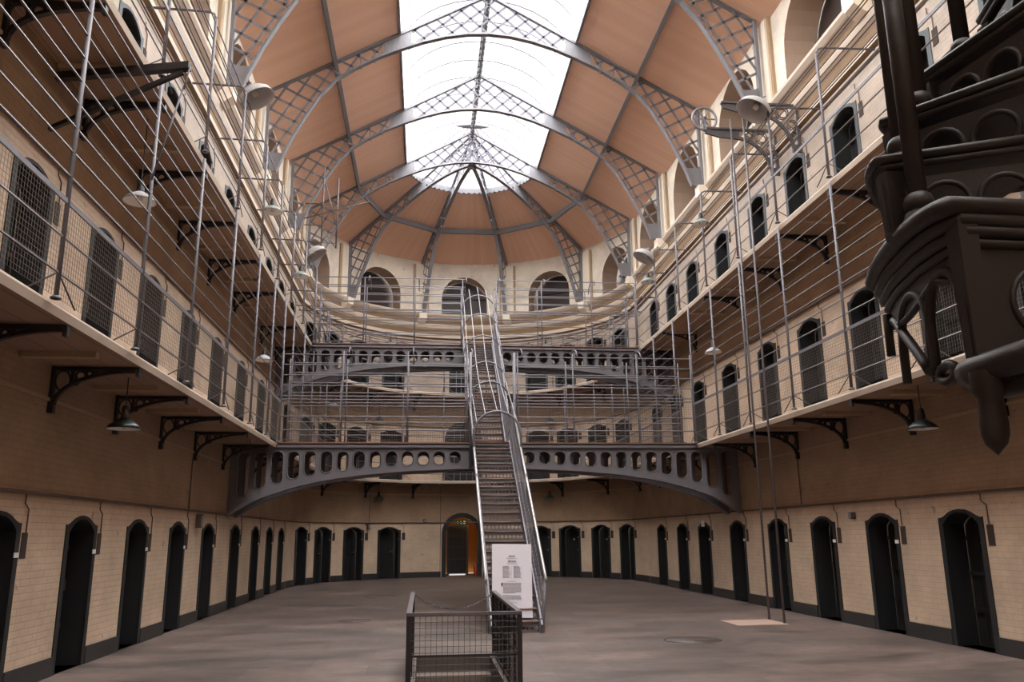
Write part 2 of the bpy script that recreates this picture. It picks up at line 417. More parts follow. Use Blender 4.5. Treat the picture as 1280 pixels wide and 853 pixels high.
# ------------------------------------------------------------------ floor with the stair well
wx0, wx1, wy0, wy1 = -1.72, -.6, 8.75, 11.9
fl = MB()
xs, ys = [-7.2, wx0+.06, wx1-.06, 7.2], [Y0-.3, wy0+.06, wy1, 37.2]
for i in range(3):
    for j in range(3):
        if i == 1 and j == 1: continue
        fl.quad([(xs[i], ys[j], 0), (xs[i+1], ys[j], 0), (xs[i+1], ys[j+1], 0), (xs[i], ys[j+1], 0)])
tag(fl.build('floor', M['floor']), kind='structure')
wl = MB(); x0, x1, y0, y1 = wx0+.06, wx1-.06, wy0+.06, wy1
for a, b in (((x0, y0), (x0, y1)), ((x1, y0), (x1, y1)), ((x0, y0), (x1, y0)), ((x0, y1), (x1, y1))):
    wl.quad([(a[0], a[1], -.001), (b[0], b[1], -.001), (b[0], b[1], -2.2), (a[0], a[1], -2.2)])
wl.quad([(x0, y0, -2.2), (x1, y0, -2.2), (x1, y1, -2.2), (x0, y1, -2.2)])
wl.build('wall_basement', M['concrete'])['kind'] = 'structure'
t = tag(empty('basement_steps', ((x0+x1)/2, y1, -.2)), 'pale stone steps going down inside the railed stairwell', 'steps')
for i in range(10):
    mb = MB(); mb.box(((x0+x1)/2, y1-.14-.28*i, -.2*(i+1)-.1), (x1-x0-.01, .3, .2)); mb.build('step', M['stone'], t)

# ------------------------------------------------------------------ ceiling, skylight
XS = 2.44; zs = roof_z(XS); ze = roof_z(W+.1)
cl = MB()
for sgn in (-1, 1):
    L = math.hypot(W+.1-XS, zs-ze)
    n = 16
    for i in range(n):
        ya, yb = Y0+(YC-Y0)*i/n, Y0+(YC-Y0)*(i+1)/n
        cl.quad([(sgn*XS, ya, zs), (sgn*XS, yb, zs), (sgn*(W+.1), yb, ze), (sgn*(W+.1), ya, ze)], 0, [(ya, 0), (yb, 0), (yb, L), (ya, L)])
n = 40
eave = lambda t: ze+.2*min(1, max(0, (PI/2-abs(t))/rad(25)))
for i in range(n):
    a, b = -PI/2+PI*i/n, -PI/2+PI*(i+1)/n
    p = lambda r, t, z: (r*sin(t), YC+r*cos(t), z)
    cl.quad([p(XS, a, zs), p(XS, b, zs), p(W+.1, b, eave(b)), p(W+.1, a, eave(a))], 0, [(a*4.2, 0), (b*4.2, 0), (b*4.2, L), (a*4.2, L)])
tag(cl.build('ceiling', M['boards']), kind='structure')

sk = tag(empty('window_1', (0, 14, 16)), kind='structure')
RISE = 1.62
def arc_pt(x, y): # glazing vault over the skylight
    return (x, y, zs+.08+RISE*math.sqrt(max(0, 1-(x/XS)**2))**1.15*1.0)
arcx = [-XS*cos(PI*i/16) for i in range(17)]
g = MB()
for i in range(16):
    for j in range(8):
        ya, yb = Y0+(YC-Y0)*j/8, Y0+(YC-Y0)*(j+1)/8
        g.quad([arc_pt(arcx[i], ya), arc_pt(arcx[i+1], ya), arc_pt(arcx[i+1], yb), arc_pt(arcx[i], yb)], smooth=True)
for i in range(16):
    for j in range(8):
        a, b = -PI/2+PI*i/16, -PI/2+PI*(i+1)/16
        r0, r1 = XS*cos(PI/2*j/8), XS*cos(PI/2*(j+1)/8)
        q = lambda r, t: (r*sin(t), YC+r*cos(t), arc_pt(r, 0)[2])
        pts = [q(r0, a), q(r0, b), q(r1, b), q(r1, a)]
        g.quad(pts if r1 > 1e-4 else pts[:3], smooth=True)
g.build('glass_pane', M['glass'], sk)
bar_ys = [Y0+1.03*k for k in range(int((YC-Y0)/1.03)+1)]
for y in bar_ys:
    b = MB(); pts = [arc_pt(x, y) for x in arcx]
    for i in range(16): b.bar(pts[i], pts[i+1], .045, .04)
    b.build('glazing_bar', M['glaze'], sk)
for k in range(1, 8):
    a = -PI/2+PI*k/8
    b = MB(); pts = [((XS*cos(PI/2*j/10))*sin(a), YC+(XS*cos(PI/2*j/10))*cos(a), arc_pt(XS*cos(PI/2*j/10), 0)[2]) for j in range(11)]
    b.tube(pts, .022, 5); b.build('glazing_bar', M['glaze'], sk)
cb = MB()
cpts = [(-XS, Y0)]+[(-XS*cos(PI*i/24), YC+XS*sin(PI*i/24)) for i in range(25)]+[(XS, Y0)]
for i in range(len(cpts)-1):
    cb.bar((*cpts[i], zs+.03), (*cpts[i+1], zs+.03), .07, .2)
cb.build('skylight_curb', M['truss'], sk)
sc = MB()   # scalloped trim round the curved end of the skylight
for i in range(36):
    a = -PI/2+PI*(i+.5)/36; r = XS-.05
    sc.tube([(r*sin(a+da), YC+r*cos(a+da), zs-.02-.09*sin(PI*k/6)) for k, da in enumerate([(-.036+.012*j) for j in range(7)])], .012, 4)
sc.build('scalloped_edge', M['truss'], sk)

# ------------------------------------------------------------------ cornice, ledges, pilasters, skirting
co = MB()
prof = [(W, 9.72), (W-.07, 9.78), (W-.07, 9.9), (W-.015, 9.93), (W-.015, 10.12), (W-.1, 10.2), (W-.13, 10.3), (W-.13, 10.36), (W-.04, 10.4), (W-.04, 10.56), (W-.16, 10.66), (W-.22, 10.74), (W-.22, 10.81), (W, 10.84)]
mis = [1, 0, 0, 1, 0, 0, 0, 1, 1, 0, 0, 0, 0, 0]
sweep_U(co, prof, mis=mis)
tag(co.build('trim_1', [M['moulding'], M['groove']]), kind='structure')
lg = MB(); sweep_U(lg, [(W, 3.2), (W-.025, 3.2), (W-.025, 3.24), (W, 3.25)])
tag(lg.build('trim_2', M['ochre']), kind='structure')
lg = MB(); sweep_U(lg, [(W, 6.72), (W-.025, 6.72), (W-.025, 6.76), (W, 6.77)])
tag(lg.build('trim_3', M['ochre']), kind='structure')
k = 4
for side, ts in (('L', [3.7, 7.8, 11.9, 16.01, 20.06, 24.18, 28.1]), ('R', [3.7, 7.8, 11.9, 16.01, 20.06, 24.18, 28.1]), ('A', [rad(-54), rad(-18), rad(18), rad(54)])):
    for t_ in ts:
        mm = frame(side, t_); p = empty('trim_%d' % k, mat=mm); p['kind'] = 'structure'; k += 1
        a = MB(); a.box((0, -.055, 11.9), (.52, .13, 2.15)); a.build('pilaster', M['plaster'], p, True)
        a = MB(); a.box((.3, -.03, 11.9), (.1, .08, 2.15)); a.box((-.3, -.03, 11.9), (.1, .08, 2.15)); a.build('pilaster_edge', M['ochre'], p, True)
        a = MB(); a.prism([(0, 10.3), (-.2, 10.36), (-.38, 10.5), (-.4, 10.76), (0, 10.76)], lambda u, z, d: (d, u, z), -.16, .16); a.build('corbel', M['plaster'], p, True)

for nm, side, ds_, a, b in (('baseboard_left', 'L', ground_L, Y0, YC), ('baseboard_right', 'R', ground_R, Y0, YC)):
    mb = MB(); cur = a; sg = -1 if side == 'L' else 1
    for s in ds_+[b+.45]:
        if s-.5 > cur: mb.box((sg*(W-.012), (cur+s-.5)/2, .11), (.03, s-.5-cur, .22))
        cur = s+.5
    tag(mb.build(nm, M['skirt']), kind='structure')
mb = MB(); cur = -PI/2
for s in sorted([(t_, .5/W) for t_ in apse_doors]+[(-.01, .85/W)])+[(PI/2, 0)]:
    a, b = cur, s[0]-s[1]
    if b > a:
        n = max(1, int((b-a)/.06))
        for i in range(n):
            u, v = a+(b-a)*i/n, a+(b-a)*(i+1)/n
            f = lambda t_, r, z: (r*sin(t_), YC+r*cos(t_), z)
            mb.quad([f(u, W-.027, 0), f(v, W-.027, 0), f(v, W-.027, .22), f(u, W-.027, .22)]); mb.quad([f(u, W-.027, .22), f(v, W-.027, .22), f(v, W, .22), f(u, W, .22)])
    cur = s[0]+s[1]
tag(mb.build('baseboard_back', M['skirt']), kind='structure')

# ------------------------------------------------------------------ gallery walkways
def walkway(zf, label):
    p = tag(empty('gallery_walkway', (0, 20, zf)), kind='structure'); p['label'] = label; 
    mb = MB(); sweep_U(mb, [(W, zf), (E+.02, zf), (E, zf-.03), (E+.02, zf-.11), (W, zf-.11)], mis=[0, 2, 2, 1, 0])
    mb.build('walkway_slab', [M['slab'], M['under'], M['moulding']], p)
    rb = []
    for side, ts in (('L', [5.1+2.12*i for i in range(11)]), ('R', [4.9+2.12*i for i in range(11)]), ('A', [rad(a) for a in (-75, -50, -30, -11, 11, 30, 50, 75)])):
        for t_ in ts:
            a = MB(); a.box((0, -.42, zf-.14), (.1, .8, .07)); me = frame(side, t_)
            o = a.build('support_rib', M['ochre'], p); o.matrix_parent_inverse = root_matrix(p).inverted(); o.matrix_basis = me
walkway(H1, 'lower gallery walkway running round the whole hall')
walkway(H2, 'upper gallery walkway running round the whole hall')

# ------------------------------------------------------------------ doors
def arch_band(w, h, rise, t, z0=0, shoulder=True):
    """polygon strips of a frame band around a segmental arch opening: returns inner and outer outlines"""
    hw = w/2; R = (hw*hw+rise*rise)/(2*rise); sp = h-rise
    inner = [(-hw, z0)]+[(-hw*cos(PI*i/12), sp+math.sqrt(max(0, R*R-(hw*cos(PI*i/12))**2))-(R-rise)) for i in range(13)]+[(hw, z0)]
    if rise > .7*hw:
        return inner, [(-hw-t, z0)]+[(-(hw+t)*cos(PI*i/12), sp+(hw+t)*sin(PI*i/12)) for i in range(13)]+[(hw+t, z0)]
    ow = hw+t; orise = rise*.62+.015; R2 = (hw*hw+orise*orise)/(2*orise)
    outer = [(-ow, z0)]
    for i in range(13):
        x = -ow*cos(PI*i/12)
        zz = sp+.02+math.sqrt(max(0, R2*R2-min(abs(x), hw)**2))-(R2-orise)+t*.75
        outer.append((x, zz))
    outer.append((ow, z0))
    return inner, outer
def band_mesh(w, h, rise, t, y0, y1, z0=0):
    i_, o_ = arch_band(w, h, rise, t, z0); mb = MB()
    for k in range(len(i_)-1):
        a, b, c, d = i_[k], i_[k+1], o_[k+1], o_[k]
        mb.quad([(a[0], y0, a[1]), (b[0], y0, b[1]), (c[0], y0, c[1]), (d[0], y0, d[1])])
        mb.quad([(d[0], y0, d[1]), (c[0], y0, c[1]), (c[0], y1, c[1]), (d[0], y1, d[1])])
        mb.quad([(a[0], y0, a[1]), (a[0], y1, a[1]), (b[0], y1, b[1]), (b[0], y0, b[1])])
    return mb
def leaf_mesh(w, h, y):
    mb = MB(); mb.box((0, y+.03, h/2+.06), (w+.3, .05, h+.14))
    for z in (.5, 1.0, 1.5): mb.box((0, y-.03, z), (w*.96, .012, .06))
    for x in (-.2, 0, .2): mb.box((x*w, y-.027, h/2), (.012, .006, h*.94))
    return mb
def cell_data(h, kind, bent=False):
    """shared meshes of one kind of cell door; local coordinates, floor at z=0"""
    d = {}
    sm_ = band_mesh(DW, h, .17, .1, -.015, .02)
    if bent: sm_.bend()
    d['surround'] = sm_.data('door_surround', M['frame'] if kind != 'up2' else M['bluegrey'])
    d['leaf'] = leaf_mesh(DW, h, .32).data('door_leaf', M['black'])
    b = MB(); b.box((.22, .28, 1.02), (.12, .04, .05)); b.box((.28, .27, 1.02), (.03, .05, .14))
    d['bolt'] = b.data('door_bolt', M['chain'])
    p = MB(); p.lathe([(0, -.012), (.035, -.012), (.035, .0), (0, .0)], (0, .285, 1.42), 10, Matrix.Rotation(PI/2, 3, 'X'))
    d['peep'] = p.data('spy_hole', M['brass'])
    q = MB(); q.box((0, -.02, 0), (.1, .012, .055)); d['plaque'] = q.data('number_plaque', M['white'])
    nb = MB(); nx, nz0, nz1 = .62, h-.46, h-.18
    nb.box((nx, -.003-(.03 if bent else 0), (nz0+nz1)/2), (.13, .012+(.02 if bent else 0), nz1-nz0)); d['niche'] = nb.data('lamp_niche', M['niche'])  # flat dark box; the recess shade is put into its colour
    c = MB(); wy = -.015-(.035 if bent else 0)
    c.tube([(nx, wy, nz1-.02), (nx, wy, h+.08), (nx-.1, wy, h+.14), (nx-.1, wy, h+.24)], .009, 5); d['wire'] = c.data('wire', M['pipe'])
    return d
dn = [1]
def cell_door(side, t_, z, D, h, plaque, peep, bolt):
    p = empty('door_%d' % dn[0], mat=frame(side, t_, z)); dn[0] += 1; p['kind'] = 'structure'
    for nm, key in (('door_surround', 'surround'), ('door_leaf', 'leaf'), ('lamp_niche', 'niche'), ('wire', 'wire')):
        link(nm, D[key], p, True)
    if bolt: link('door_bolt', D['bolt'], p, True)
    if plaque: o = link('number_plaque', D['plaque'], p, True); o.location = (.44, 0, h-.42)
    if peep: o = link('spy_hole', D['peep'], p, True)
    return p
DG, DG2, D1, D2 = cell_data(gt, 'ground'), cell_data(gt+.06, 'ground', True), cell_data(t1-H1, 'up1'), cell_data(t2-H2, 'up2')
D1A, D2A = cell_data(t1-H1, 'up1', True), cell_data(t2-H2, 'up2', True)
for t_ in ground_L: cell_door('L', t_, 0, DG, gt, True, t_ in (18.03, 13.71), True)
for t_ in ground_R: cell_door('R', t_, 0, DG, gt, 11.5 < t_ < 18 or t_ > 19, t_ < 16, True)
for t_ in apse_doors: cell_door('A', t_, 0, DG2, gt+.06, True, t_ > .6, True)
for side, lst in (('L', l1_L), ('R', l1_R), ('A', apse_doors)):
    for t_ in lst: cell_door(side, t_, H1, D1A if side == 'A' else D1, t1-H1, False, side == 'R' and t_ < 9.5, True)
for side, lst in (('L', l2_L), ('R', l2_R), ('A', apse_doors)):
    for t_ in lst: cell_door(side, t_, H2, D2A if side == 'A' else D2, t2-H2, False, False, True)
# white notice fixed over one ground floor door on the right
nb = MB(); nb.box((0, -.03, 1.86), (.26, .012, .16))
o = nb.build('name_board'  , M['white']); o.matrix_basis = frame('R', 22.35)
tag(o, 'small white board fixed above a black cell door on the right', 'sign')

# gate in the middle of the apse and the passage behind
p = empty('door_%d' % dn[0], mat=frame('A', -.01)); dn[0] += 1; p['kind'] = 'structure'
band_mesh(1.28, 2.33, .63, .17, -.03, .02).bend().build('gate_surround', M['frame'], p, True)
gb = MB()
for i in range(13): gb.bar((-.5+.062*i, .85, .1), (-.5+.062*i, .85, 1.98), .022, .022)
for z in (.08, .62, 1.1, 1.55, 1.95): gb.bar((-.52, .85, z+.04), (.26, .85, z+.04), .03, .05, (0, 0, 1))
gb.build('barred_gate', M['iron'], p, True)
gf = MB(); gf.bar((-.55, .85, 0), (-.55, .85, 2.03), .05, .05); gf.bar((.29, .85, 0), (.29, .85, 2.03), .05, .05); gf.build('gate_frame', M['iron'], p, True)
gp = MB(); pw = .8
for a, b in (((-pw, .3), (-pw, 3.4)), ((pw, .3), (pw, 3.4)), ((-pw, 3.4), (pw, 3.4))):
    gp.quad([(a[0], a[1], 0), (b[0], b[1], 0), (b[0], b[1], 2.6), (a[0], a[1], 2.6)])
gp.quad([(-pw, .3, 2.6), (pw, .3, 2.6), (pw, 3.4, 2.6), (-pw, 3.4, 2.6)])
gp.build('passage_wall', M['mustard'], p, True)
gd = MB(); gd.box((-.13, 1.05, 1.05), (.8, .04, 1.86)); gd.box((-.13, 1.0, .045), (.66, .02, .05), mi=1); gd.build('door_leaf', [M['black'], M['gap']], p, True)  # glowing strip added at the foot in place of daylight under the gate
bx = MB(); bx.box((-.72, -.04, 1.28), (.12, .03, .14)); bx.build('number_plaque', M['white'], p, True)
tag_sign = tag(empty('exit_sign', mat=frame('A', -.01)), 'small green exit sign with white figure hanging in the arched gateway', 'sign')
a = MB(); a.box((-.02, .4, 2.13), (.44, .05, .17)); a.build('sign_box', M['greenlit'], tag_sign, True)
a = MB()
a.box((-.15, .37, 2.13), (.035, .01, .1)); a.box((-.02, .37, 2.135), (.03, .01, .11)); a.box((.01, .37, 2.1), (.05, .01, .025)); a.box((.12, .37, 2.13), (.07, .01, .125))
a.build('sign_symbol', M['whitelit'], tag_sign, True)
fe = tag(empty('fire_extinguisher', mat=frame('A', -.01) @ Matrix.Translation((.6, .62, 0))), 'red fire extinguisher standing at the right of the arched gateway', 'extinguisher')
a = MB(); a.lathe([(0, 0), (.075, 0), (.08, .02), (.08, .4), (.05, .47), (.025, .49), (.025, .53), (0, .53)], (0, 0, 0), 14); a.build('cylinder_body', M['red'], fe, True)
a = MB(); a.bar((-.02, 0, .54), (.07, 0, .56), .03, .02); a.tube([(.03, 0, .52), (.09, 0, .45), (.1, 0, .2)], .012, 6); a.build('valve_and_hose', M['iron'], fe, True)
# openings of the upper centre doors
for z, w, h, rs_, tb in ((H1, 1.28, 2.35, .63, .15), (H2, 1.05, 2.0, .17, .1)):
    p = empty('door_%d' % dn[0], mat=frame('A', 0, z)); dn[0] += 1; p['kind'] = 'structure'
    band_mesh(w, h, rs_, tb, -.02, .02).bend().build('door_surround', M['frame'], p, True)
    leaf_mesh(w, h, .3).build('door_leaf', M['black'], p, True)
    a = MB()
    for i in range(1, 5): a.bar((-w/2+w*i/5, .2, 0), (-w/2+w*i/5, .2, h-.2), .03, .03)
    for i in range(1, 4): a.bar((-w/2, .2, h*i/4), (w/2, .2, h*i/4), .03, .03)
    a.build('window_grid', M['cage'], p, True)
    a = MB(); a.box((-.05, .17, h*.55 if z == H1 else h*.93), (.6, .02, .06)); a.build('white_strip', M['white'], p, True)  # plain white strip, no lamp; the upper one paints in a white reflection

# clerestory windows
wn_ = [2]
def clere(side, t_, w, zt):
    p = empty('window_%d' % wn_[0], mat=frame(side, t_, 10.83)); wn_[0] += 1; p['kind'] = 'structure'
    h = zt-10.83
    mb = MB(); y = .755
    mb.quad([(-w/2-.4, y, -.3), (w/2+.4, y, -.3), (w/2+.4, y, h+.2), (-w/2-.4, y, h+.2)], 0, [(-w/2, 0), (w/2, 0), (w/2, h), (-w/2, h)]); mb.build('louvre_panel', M['louvre'], p, True)
    fr = MB()
    if side != 'A': fr.bar((0, y-.03, 0), (0, y-.03, h), .05, .05)
    fr.bar((-w/2, y-.03, h*.55), (w/2, y-.03, h*.55), .05, .05)
    fr.build('window_frame', M['iron'], p, True)
for side in 'LR':
    for t_ in side_windows: clere(side, t_, 2.4, 12.9)
for t_ in apse_windows: clere('A', t_, 1.95, 12.55)

# ------------------------------------------------------------------ roof trusses
ARCH = [(0, 15.09), (.6, 15.05), (1.2, 14.93), (1.8, 14.74), (2.42, 14.48), (3.0, 14.2), (3.6, 13.84), (4.1, 13.47), (4.5, 12.98), (4.85, 12.36), (5.15, 11.75), (5.38, 11.2), (5.52, 10.78)]
XE, ZEV = 5.8, 13.08
def clip_line(poly, p, d):
    ts = []
    n = len(poly)
    for i in range(n):
        a, b = poly[i], poly[(i+1) % n]
        ex, ey = b[0]-a[0], b[1]-a[1]
        den = d[0]*ey-d[1]*ex
        if abs(den) < 1e-9: continue
        tt = ((a[0]-p[0])*ey-(a[1]-p[1])*ex)/den
        u = ((a[0]-p[0])*d[1]-(a[1]-p[1])*d[0])/den
        if 0 <= u < 1: ts.append(tt)
    ts.sort()
    return [(ts[i], ts[i+1]) for i in range(0, len(ts)-1, 2)]
def lattice(mb, poly, F, ang, step, w=.045, off=0):
    d = (cos(ang), sin(ang)); nrm = (-d[1], d[0])
    pr = [x*nrm[0]+z*nrm[1] for x, z in poly]
    k0, k1 = int(min(pr)/step)-1, int(max(pr)/step)+1
    for k in range(k0, k1+1):
        c = k*step+off; p = (nrm[0]*c, nrm[1]*c)
        for a, b in clip_line(poly, p, d):
            if b-a > .05: mb.bar(F(p[0]+a*d[0], p[1]+a*d[1]), F(p[0]+b*d[0], p[1]+b*d[1]), .012, w, (0, 0, 1))
def half_truss(root, F, sgn):
    """F(x,z) -> world point; half from apex to wall"""
    G = lambda x, z: F(sgn*x, z)
    a = MB(); a.bar(G(XE, 10.76), G(XE, ZEV+.05), .14, .07, Vector(F(sgn*1, 0))-Vector(F(0, 0))); a.build('wall_post', M['truss'], root)
    a = MB(); a.bar(G(XE+.03, ZEV), G(XS, zs-.04), .13, .09); a.bar(G(XS, zs-.04), G(0, 16.32), .1, .07); a.build('rafter', M['truss'], root)
    a = MB()
    for (p, q) in zip(ARCH, ARCH[1:]): a.bar(G(*p), G(*q), .14, .05)
    a.build('arch_chord', M['truss'], root)
    outer = [(XE, 10.8), (XE, ZEV)]
    polyA = [(2.85, roof_z(2.85)-.04)]+[(x, z) for x, z in ARCH if x > 2.9]+[(XE, 10.8), (XE, ZEV)]
    polyA.insert(1, (2.85, 14.28))
    polyB = [(0, 15.09)]+[(x, z) for x, z in ARCH if 0 < x < 2.0]+[(2.1, 14.62), (2.1, roof_z(2.1)-.04), (0, 16.3)]
    a = MB(); lattice(a, polyA, G, rad(28), .36, .06, off=.1); lattice(a, polyA, G, rad(-60), .36, .06, off=.1); a.build('lattice', M['truss'], root); a = MB()
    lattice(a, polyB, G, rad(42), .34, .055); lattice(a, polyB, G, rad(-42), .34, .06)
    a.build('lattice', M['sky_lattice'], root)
    a = MB(); n = (Vector(F(1, 0))-Vector(F(0, 0))).cross(Vector((0, 0, 1)))
    poly = [(2.12, 14.62), (2.85, 14.29), (2.85, roof_z(2.85)-.04), (2.12, roof_z(2.12)-.04)]
    a.prism(poly, lambda u, z, d: Vector(G(u, z))+n*d, -.02, .02)
    a.build('gusset_plate', M['truss'], root); a = MB()
    a.prism([(5.52, 10.78), (XE, 10.78), (XE, 11.3), (5.36, 11.3)], lambda u, z, d: Vector(G(u, z))+n*d, -.02, .02)
    a.build('foot_plate', M['truss'], root)
    for s_ in (3.15, 3.5):
        a = MB(); a.bar(G(s_, roof_z(s_)-.04), G(s_-.06, 14.05 if s_ < 3.3 else 13.85), .05, .03); a.build('strut', M['truss'], root)
truss_where = {11.9: 'nearest the camera', 16.01: 'first in the row, by the pulley brackets', 20.06: 'second in the row', 24.18: 'third in the row', 28.1: 'fourth and last in the row'}
for y, wds in truss_where.items():
    if y < 12: continue
    r = tag(empty('roof_truss', (0, y, 10.76)), 'grey lattice arch roof truss '+wds, 'truss', 'lattice roof trusses')
    for sg in (-1, 1): half_truss(r, lambda x, z, y=y: (x, y, z), sg)
for a_, wds in ((-54, 'leftmost of four'), (-18, 'second from left of four'), (18, 'third from left of four'), (54, 'rightmost of four')):
    t_ = rad(a_)
    r = tag(empty('half_truss', (W*sin(t_), YC+W*cos(t_), 10.76)), 'grey half truss of the curved end, '+wds+' fanning from the apex', 'truss', 'fanning half trusses')
    half_truss(r, lambda x, z, t_=t_: (x*sin(t_), YC+.19+x*cos(t_), z), 1)
# purlins
xp, zp = 4.127, roof_z(4.127)-.09
for sg, wd in ((-1, 'left'), (1, 'right')):
    a = MB(); a.bar((sg*xp, Y0, zp), (sg*xp, 28.29, zp), .09, .16, (sg*.49, 0, .87))
    tag(a.build('roof_purlin', M['truss']), 'long grey purlin crossing the %s roof slope of the hall' % wd, 'purlin', 'roof purlins')
angs = [-90, -54, -18, 18, 54, 90]
for i in range(5):
    f = lambda d: (xp*sin(rad(d)), 28.29+xp*cos(rad(d)), zp)
    a = MB(); a.bar(f(angs[i]), f(angs[i+1]), .09, .2)
    tag(a.build('roof_purlin', M['truss']), 'grey purlin across bay %s of the curved roof end, counted from the left' % ['one', 'two', 'three', 'four', 'five'][i], 'purlin', 'roof purlins')
rb = tag(empty('ridge_beam', (0, 20, 16.4)), 'grey pierced ridge beam down the middle of the skylight', 'beam')
a = MB(); a.bar((0, Y0, 16.42), (0, 28.3, 16.42), .16, .03); a.bar((0, Y0, 16.34), (0, 28.3, 16.34), .05, .12); a.build('beam_web', M['truss'], rb)
a = MB()
y = Y0
while y < 28: a.bar((-.07, y, 16.3), (.07, y+.3, 16.3), .03, .02); a.bar((.07, y, 16.3), (-.07, y+.3, 16.3), .03, .02); y += .34
a.build('beam_lacing', M['truss'], rb)
a = MB(); a.prism([(-.62, 28.9), (0, 28.75), (.62, 28.9), (.3, 29.05), (-.3, 29.05)], lambda u, v, d: (u, v-.9, 16.5+d), 0, .03); a.build('end_plate', M['girder'], rb)
# hub where the half trusses meet
a = MB(); a.lathe([(0, 15.02), (.2, 15.02), (.2, 15.1), (0, 15.1)], (0, 28.35, 0), 18)
tag(a.build('truss_hub', M['truss']), 'round grey plate where the fanning half trusses meet', 'hub')

# ------------------------------------------------------------------ iron brackets
def bracket_meshes():
    f = MB(); Lg, Hh = 1.0, .5
    f.bar((0, 0, -.03), (0, -Lg, -.03), .07, .045)
    f.bar((0, -.02, 0), (0, -.02, -Hh), .07, .045, (0, 1, 0))
    pts = [(0, -(Lg-.06)+(Lg-.1)*cos(rad(90)*i/10), -Hh+.03+(Hh-.07)*sin(rad(90)*i/10)) for i in range(11)]
    pts = [(0, -.05-(Lg-.1)*(1-cos(rad(90)*i/10)), -Hh+.03+(Hh-.08)*sin(rad(90)*i/10)) for i in range(11)]
    for p, q in zip(pts, pts[1:]): f.bar(p, q, .06, .04)
    f.box((0, -Lg+.01, -.07), (.07, .04, .1)); f.box((0, -.03, -Hh-.02), (.08, .07, .08))
    s = MB()
    ring = lambda y, z, r, rr=.014: s.tube([(0, y+r*cos(2*PI*i/12), z+r*sin(2*PI*i/12)) for i in range(12)], rr, 5, True)
    s.bar((0, -.24, -.04), (0, -.24, -.22), .05, .03, (0, 1, 0))
    ring(-.33, -.11, .055); ring(-.43, -.085, .035); ring(-.5, -.08, .02); ring(-.28, -.19, .03)
    s.tube([(0, -.13+.085*cos(2*PI*i/16), -.17+.12*sin(2*PI*i/16)) for i in range(16)], .012, 5, True)
    return f.data('bracket_frame', M['iron']), s.data('scrollwork', M['iron'])
BF, BS = bracket_meshes()
def brackets(lst, side, z, where, group):
    for i, t_ in enumerate(lst):
        r = tag(empty('iron_bracket', mat=frame(side, t_, z-.11)), 'black scrolled iron bracket under the %s, %s' % (where, (ORD[i]+' from the camera') if side != 'A' else ORD[i]+' from the left'), 'bracket', group)
        link('bracket_frame', BF, r, True); link('scrollwork', BS, r, True)
bl = [6.05, 8.1, 10.17, 12.28, 14.38, 16.5, 18.8, 22.0, 24.2, 26.4]
br_ = [5.8, 7.9, 10.0, 12.1, 14.2, 16.2, 18.4, 22.0, 24.2, 26.4]
aps = [rad(a) for a in (-84, -62, -40, -20, 20, 40, 62, 84)]
for z, nm in ((H1, 'lower'), (H2, 'upper')):
    g_ = 'iron brackets under the %s gallery' % nm
    brackets([t for t in bl if z == H1 or t > 5], 'L', z, '%s left gallery' % nm, g_)
    brackets(br_, 'R', z, '%s right gallery' % nm, g_)
    brackets(aps, 'A', z, '%s gallery of the curved end' % nm, g_)

# ------------------------------------------------------------------ cage railings
def poly_tube(parent, pts, r, name, mat, seg=5):
    a = MB(); a.tube(pts, r, seg); return a.build(name, mat, parent)
def mesh_panel(parent, a, b, z0, z1, step=.05, r=.0022):
    mb = MB(); a, b = Vector((a[0], a[1], 0)), Vector((b[0], b[1], 0)); L = (b-a).length; n = max(2, int(L/step))
    for i in range(n+1):
        p = a+(b-a)*i/n; mb.tube([p+Vector((0, 0, z0)), p+Vector((0, 0, z1))], r, 3, cap=False)
    m = int((z1-z0)/step)
    for j in range(m+1):
        z = z0+(z1-z0)*j/m; mb.tube([a+Vector((0, 0, z)), b+Vector((0, 0, z))], r, 3, cap=False)
    return mb.build('mesh_panel', M['mesh'], parent)

